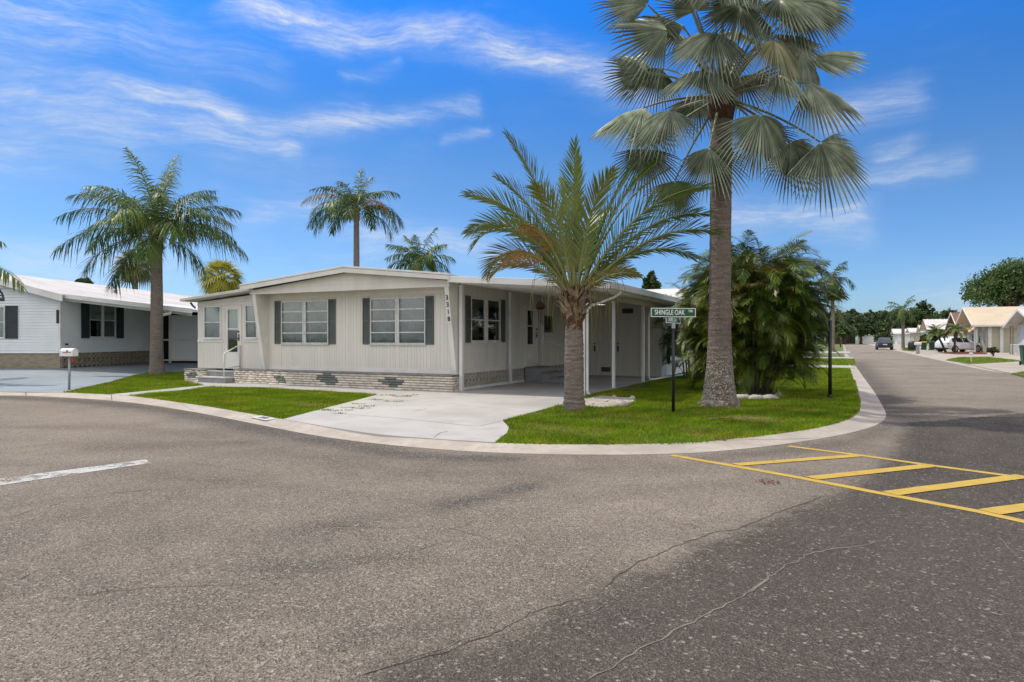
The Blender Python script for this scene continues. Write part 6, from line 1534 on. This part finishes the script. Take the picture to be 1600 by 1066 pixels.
azn = mth(nt, 'ARCTAN2', sp.outputs[0], sp.outputs[1]); eln = mth(nt, 'ARCSINE', sp.outputs[2])
cmb = nt.nodes.new('ShaderNodeCombineXYZ'); nt.links.new(azn, cmb.inputs[0]); nt.links.new(eln, cmb.inputs[1])
def vm(op, a, b=None, out_=0, scale=None):
    n = nt.nodes.new('ShaderNodeVectorMath'); n.operation = op
    for i, val in enumerate((a, b)):
        if val is None: continue
        if isinstance(val, bpy.types.NodeSocket): nt.links.new(val, n.inputs[i])
        else: n.inputs[i].default_value = val
    if scale is not None:
        if isinstance(scale, bpy.types.NodeSocket): nt.links.new(scale, n.inputs['Scale'])
        else: n.inputs['Scale'].default_value = scale
    return n.outputs['Value'] if out_ == 1 else n.outputs[0]
wn = nt.nodes.new('ShaderNodeTexNoise'); wn.inputs['Scale'].default_value = 5.0; wn.inputs['Detail'].default_value = 5; nt.links.new(cmb.outputs[0], wn.inputs['Vector'])
warp = vm('SUBTRACT', wn.outputs['Color'], (.5, .5, .5)); pw = vm('ADD', cmb.outputs[0], vm('MULTIPLY', warp, (.10, .075, 0)))
def azel(px_, py_):
    dx, dz = (px_-CX)/F, (HZ-py_)/F; L = math.sqrt(dx*dx+1+dz*dz); return (math.atan2(dx, 1), math.asin(dz/L), 0)
acc = None
for a, b, w, k in (((-40, 100), (160, 178), 40, .55), ((110, 136), (330, 168), 15, .75), ((330, 168), (450, 235), 16, .7), ((170, 190), (430, 222), 24, .5), ((400, 212), (560, 190), 20, .6), ((560, 190), (740, 160), 13, .5),
                   ((380, 5), (530, 45), 26, .8), ((520, 35), (700, 62), 20, .8), ((690, 60), (960, 112), 20, .75), ((850, 85), (1000, 140), 26, .5), ((0, 20), (140, 45), 34, .4), ((-40, 230), (200, 200), 40, .35), ((230, 60), (420, 110), 30, .2), ((540, 120), (620, 100), 10, .25), ((1325, 185), (1405, 160), 20, .55), ((1340, 285), (1500, 262), 14, .45), ((1130, 345), (1330, 335), 26, .5), ((1380, 250), (1410, 240), 14, .4), ((-50, 385), (260, 405), 26, .35), ((590, 372), (760, 392), 20, .45), ((400, 330), (490, 322), 14, .3), ((690, 218), (760, 200), 8, .25), ((1460, 470), (1700, 450), 40, .3), ((-1000, 200), (-300, 120), 60, .5), ((1900, 150), (2600, 250), 60, .4)):
    A, B = Vector(azel(*a)), Vector(azel(*b)); AB = B-A
    pa = vm('SUBTRACT', pw, tuple(A)); t = mth(nt, 'MULTIPLY', vm('DOT_PRODUCT', pa, tuple(AB), 1), 1/AB.length_squared, clamp=True)
    d = vm('LENGTH', vm('SUBTRACT', pa, vm('SCALE', tuple(AB), None, 0, t)), None, 1)
    e = mth(nt, 'MULTIPLY', d, F/w); e = mth(nt, 'MULTIPLY', e, e); e = mth(nt, 'EXPONENT', mth(nt, 'MULTIPLY', e, -1)); e = mth(nt, 'MULTIPLY', e, k)
    acc = e if acc is None else mth(nt, 'MAXIMUM', acc, e)
mp = nt.nodes.new('ShaderNodeMapping'); mp.inputs['Rotation'].default_value = (0, 0, R(14)); mp.inputs['Scale'].default_value = (9, 46, 1); nt.links.new(pw, mp.inputs[0])
n1 = nt.nodes.new('ShaderNodeTexNoise'); n1.inputs['Scale'].default_value = 1.0; n1.inputs['Detail'].default_value = 8; n1.inputs['Roughness'].default_value = .62; nt.links.new(mp.outputs[0], n1.inputs['Vector'])
mp2 = nt.nodes.new('ShaderNodeMapping'); mp2.inputs['Rotation'].default_value = (0, 0, R(9)); mp2.inputs['Scale'].default_value = (22, 150, 1); nt.links.new(pw, mp2.inputs[0])
n4 = nt.nodes.new('ShaderNodeTexNoise'); n4.inputs['Scale'].default_value = 1.0; n4.inputs['Detail'].default_value = 7; n4.inputs['Roughness'].default_value = .7; nt.links.new(mp2.outputs[0], n4.inputs['Vector'])
wis = mth(nt, 'MULTIPLY', ramp(nt, n1.outputs[0], .22, .78), mth(nt, 'MULTIPLY_ADD', ramp(nt, n4.outputs[0], .3, .7), .8, .45))
n2 = nt.nodes.new('ShaderNodeTexNoise'); n2.inputs['Scale'].default_value = 4; n2.inputs['Detail'].default_value = 6; nt.links.new(pw, n2.inputs['Vector'])
veil = mth(nt, 'MULTIPLY', ramp(nt, n2.outputs[0], .42, .80), .34)
veil = mth(nt, 'MULTIPLY', veil, mth(nt, 'MULTIPLY_ADD', ramp(nt, azn, .15, -.35), .9, .1))
cl = mth(nt, 'ADD', mth(nt, 'MULTIPLY', acc, mth(nt, 'MULTIPLY_ADD', wis, 1.1, .12)), mth(nt, 'MULTIPLY', veil, wis), clamp=True)
up = ramp(nt, sp.outputs[2], -.02, .05); cl = mth(nt, 'MULTIPLY', cl, up)
cr = nt.nodes.new('ShaderNodeValToRGB'); nt.links.new(mth(nt, 'DIVIDE', eln, PI/2), cr.inputs[0])
els = cr.color_ramp.elements; els[0].position = 0; els[0].color = (.41, .56, .84, 1); els[1].position = 1; els[1].color = (.55, .75, .95, 1)
for q, c4 in ((.05, (.40, .54, .78, 1)), (.15, (.42, .55, .70, 1)), (.22, (.27, .55, .82, 1)), (.29, (.14, .62, 1.10, 1)), (.36, (.14, .62, 1.10, 1)), (.5, (.45, .7, .95, 1))):
    e_ = els.new(q); e_.color = c4
skyc = mixc(nt, 1.0, hs.outputs[0], cr.outputs[0], 'MULTIPLY')
# unseen bright cloud added overhead and behind the viewpoint to fill the shade
n3 = nt.nodes.new('ShaderNodeTexNoise'); n3.inputs['Scale'].default_value = 2.2; n3.inputs['Detail'].default_value = 7; nt.links.new(tc.outputs['Generated'], n3.inputs['Vector'])
hi = mth(nt, 'MAXIMUM', ramp(nt, sp.outputs[2], .52, .72), ramp(nt, sp.outputs[1], .15, -.35))
hi = mth(nt, 'MULTIPLY', hi, mth(nt, 'MULTIPLY', ramp(nt, n3.outputs[0], .3, .62), up))
skyc = mixc(nt, mth(nt, 'MULTIPLY', hi, .88), skyc, (10.6, 9.9, 8.9))
col = mixc(nt, cl, skyc, (4.0, 4.25, 4.6))
nt.links.new(col, bg.inputs[0]); bg.inputs[1].default_value = .15
cam = bpy.data.cameras.new('Camera'); co = bpy.data.objects.new('Camera', cam); COL.objects.link(co)
co.location = (0, 0, CZ); co.rotation_euler = (PI/2, 0, 0); cam.sensor_width = 36; cam.lens = 36*F/1600; cam.shift_y = -3/1600
cam.clip_start = .05; cam.clip_end = 3000; S.camera = co
S.view_settings.view_transform = 'Standard'; S.view_settings.look = 'None'; S.view_settings.exposure = .35; S.view_settings.gamma = 1
try: S.cycles.use_denoising = True
except Exception: pass
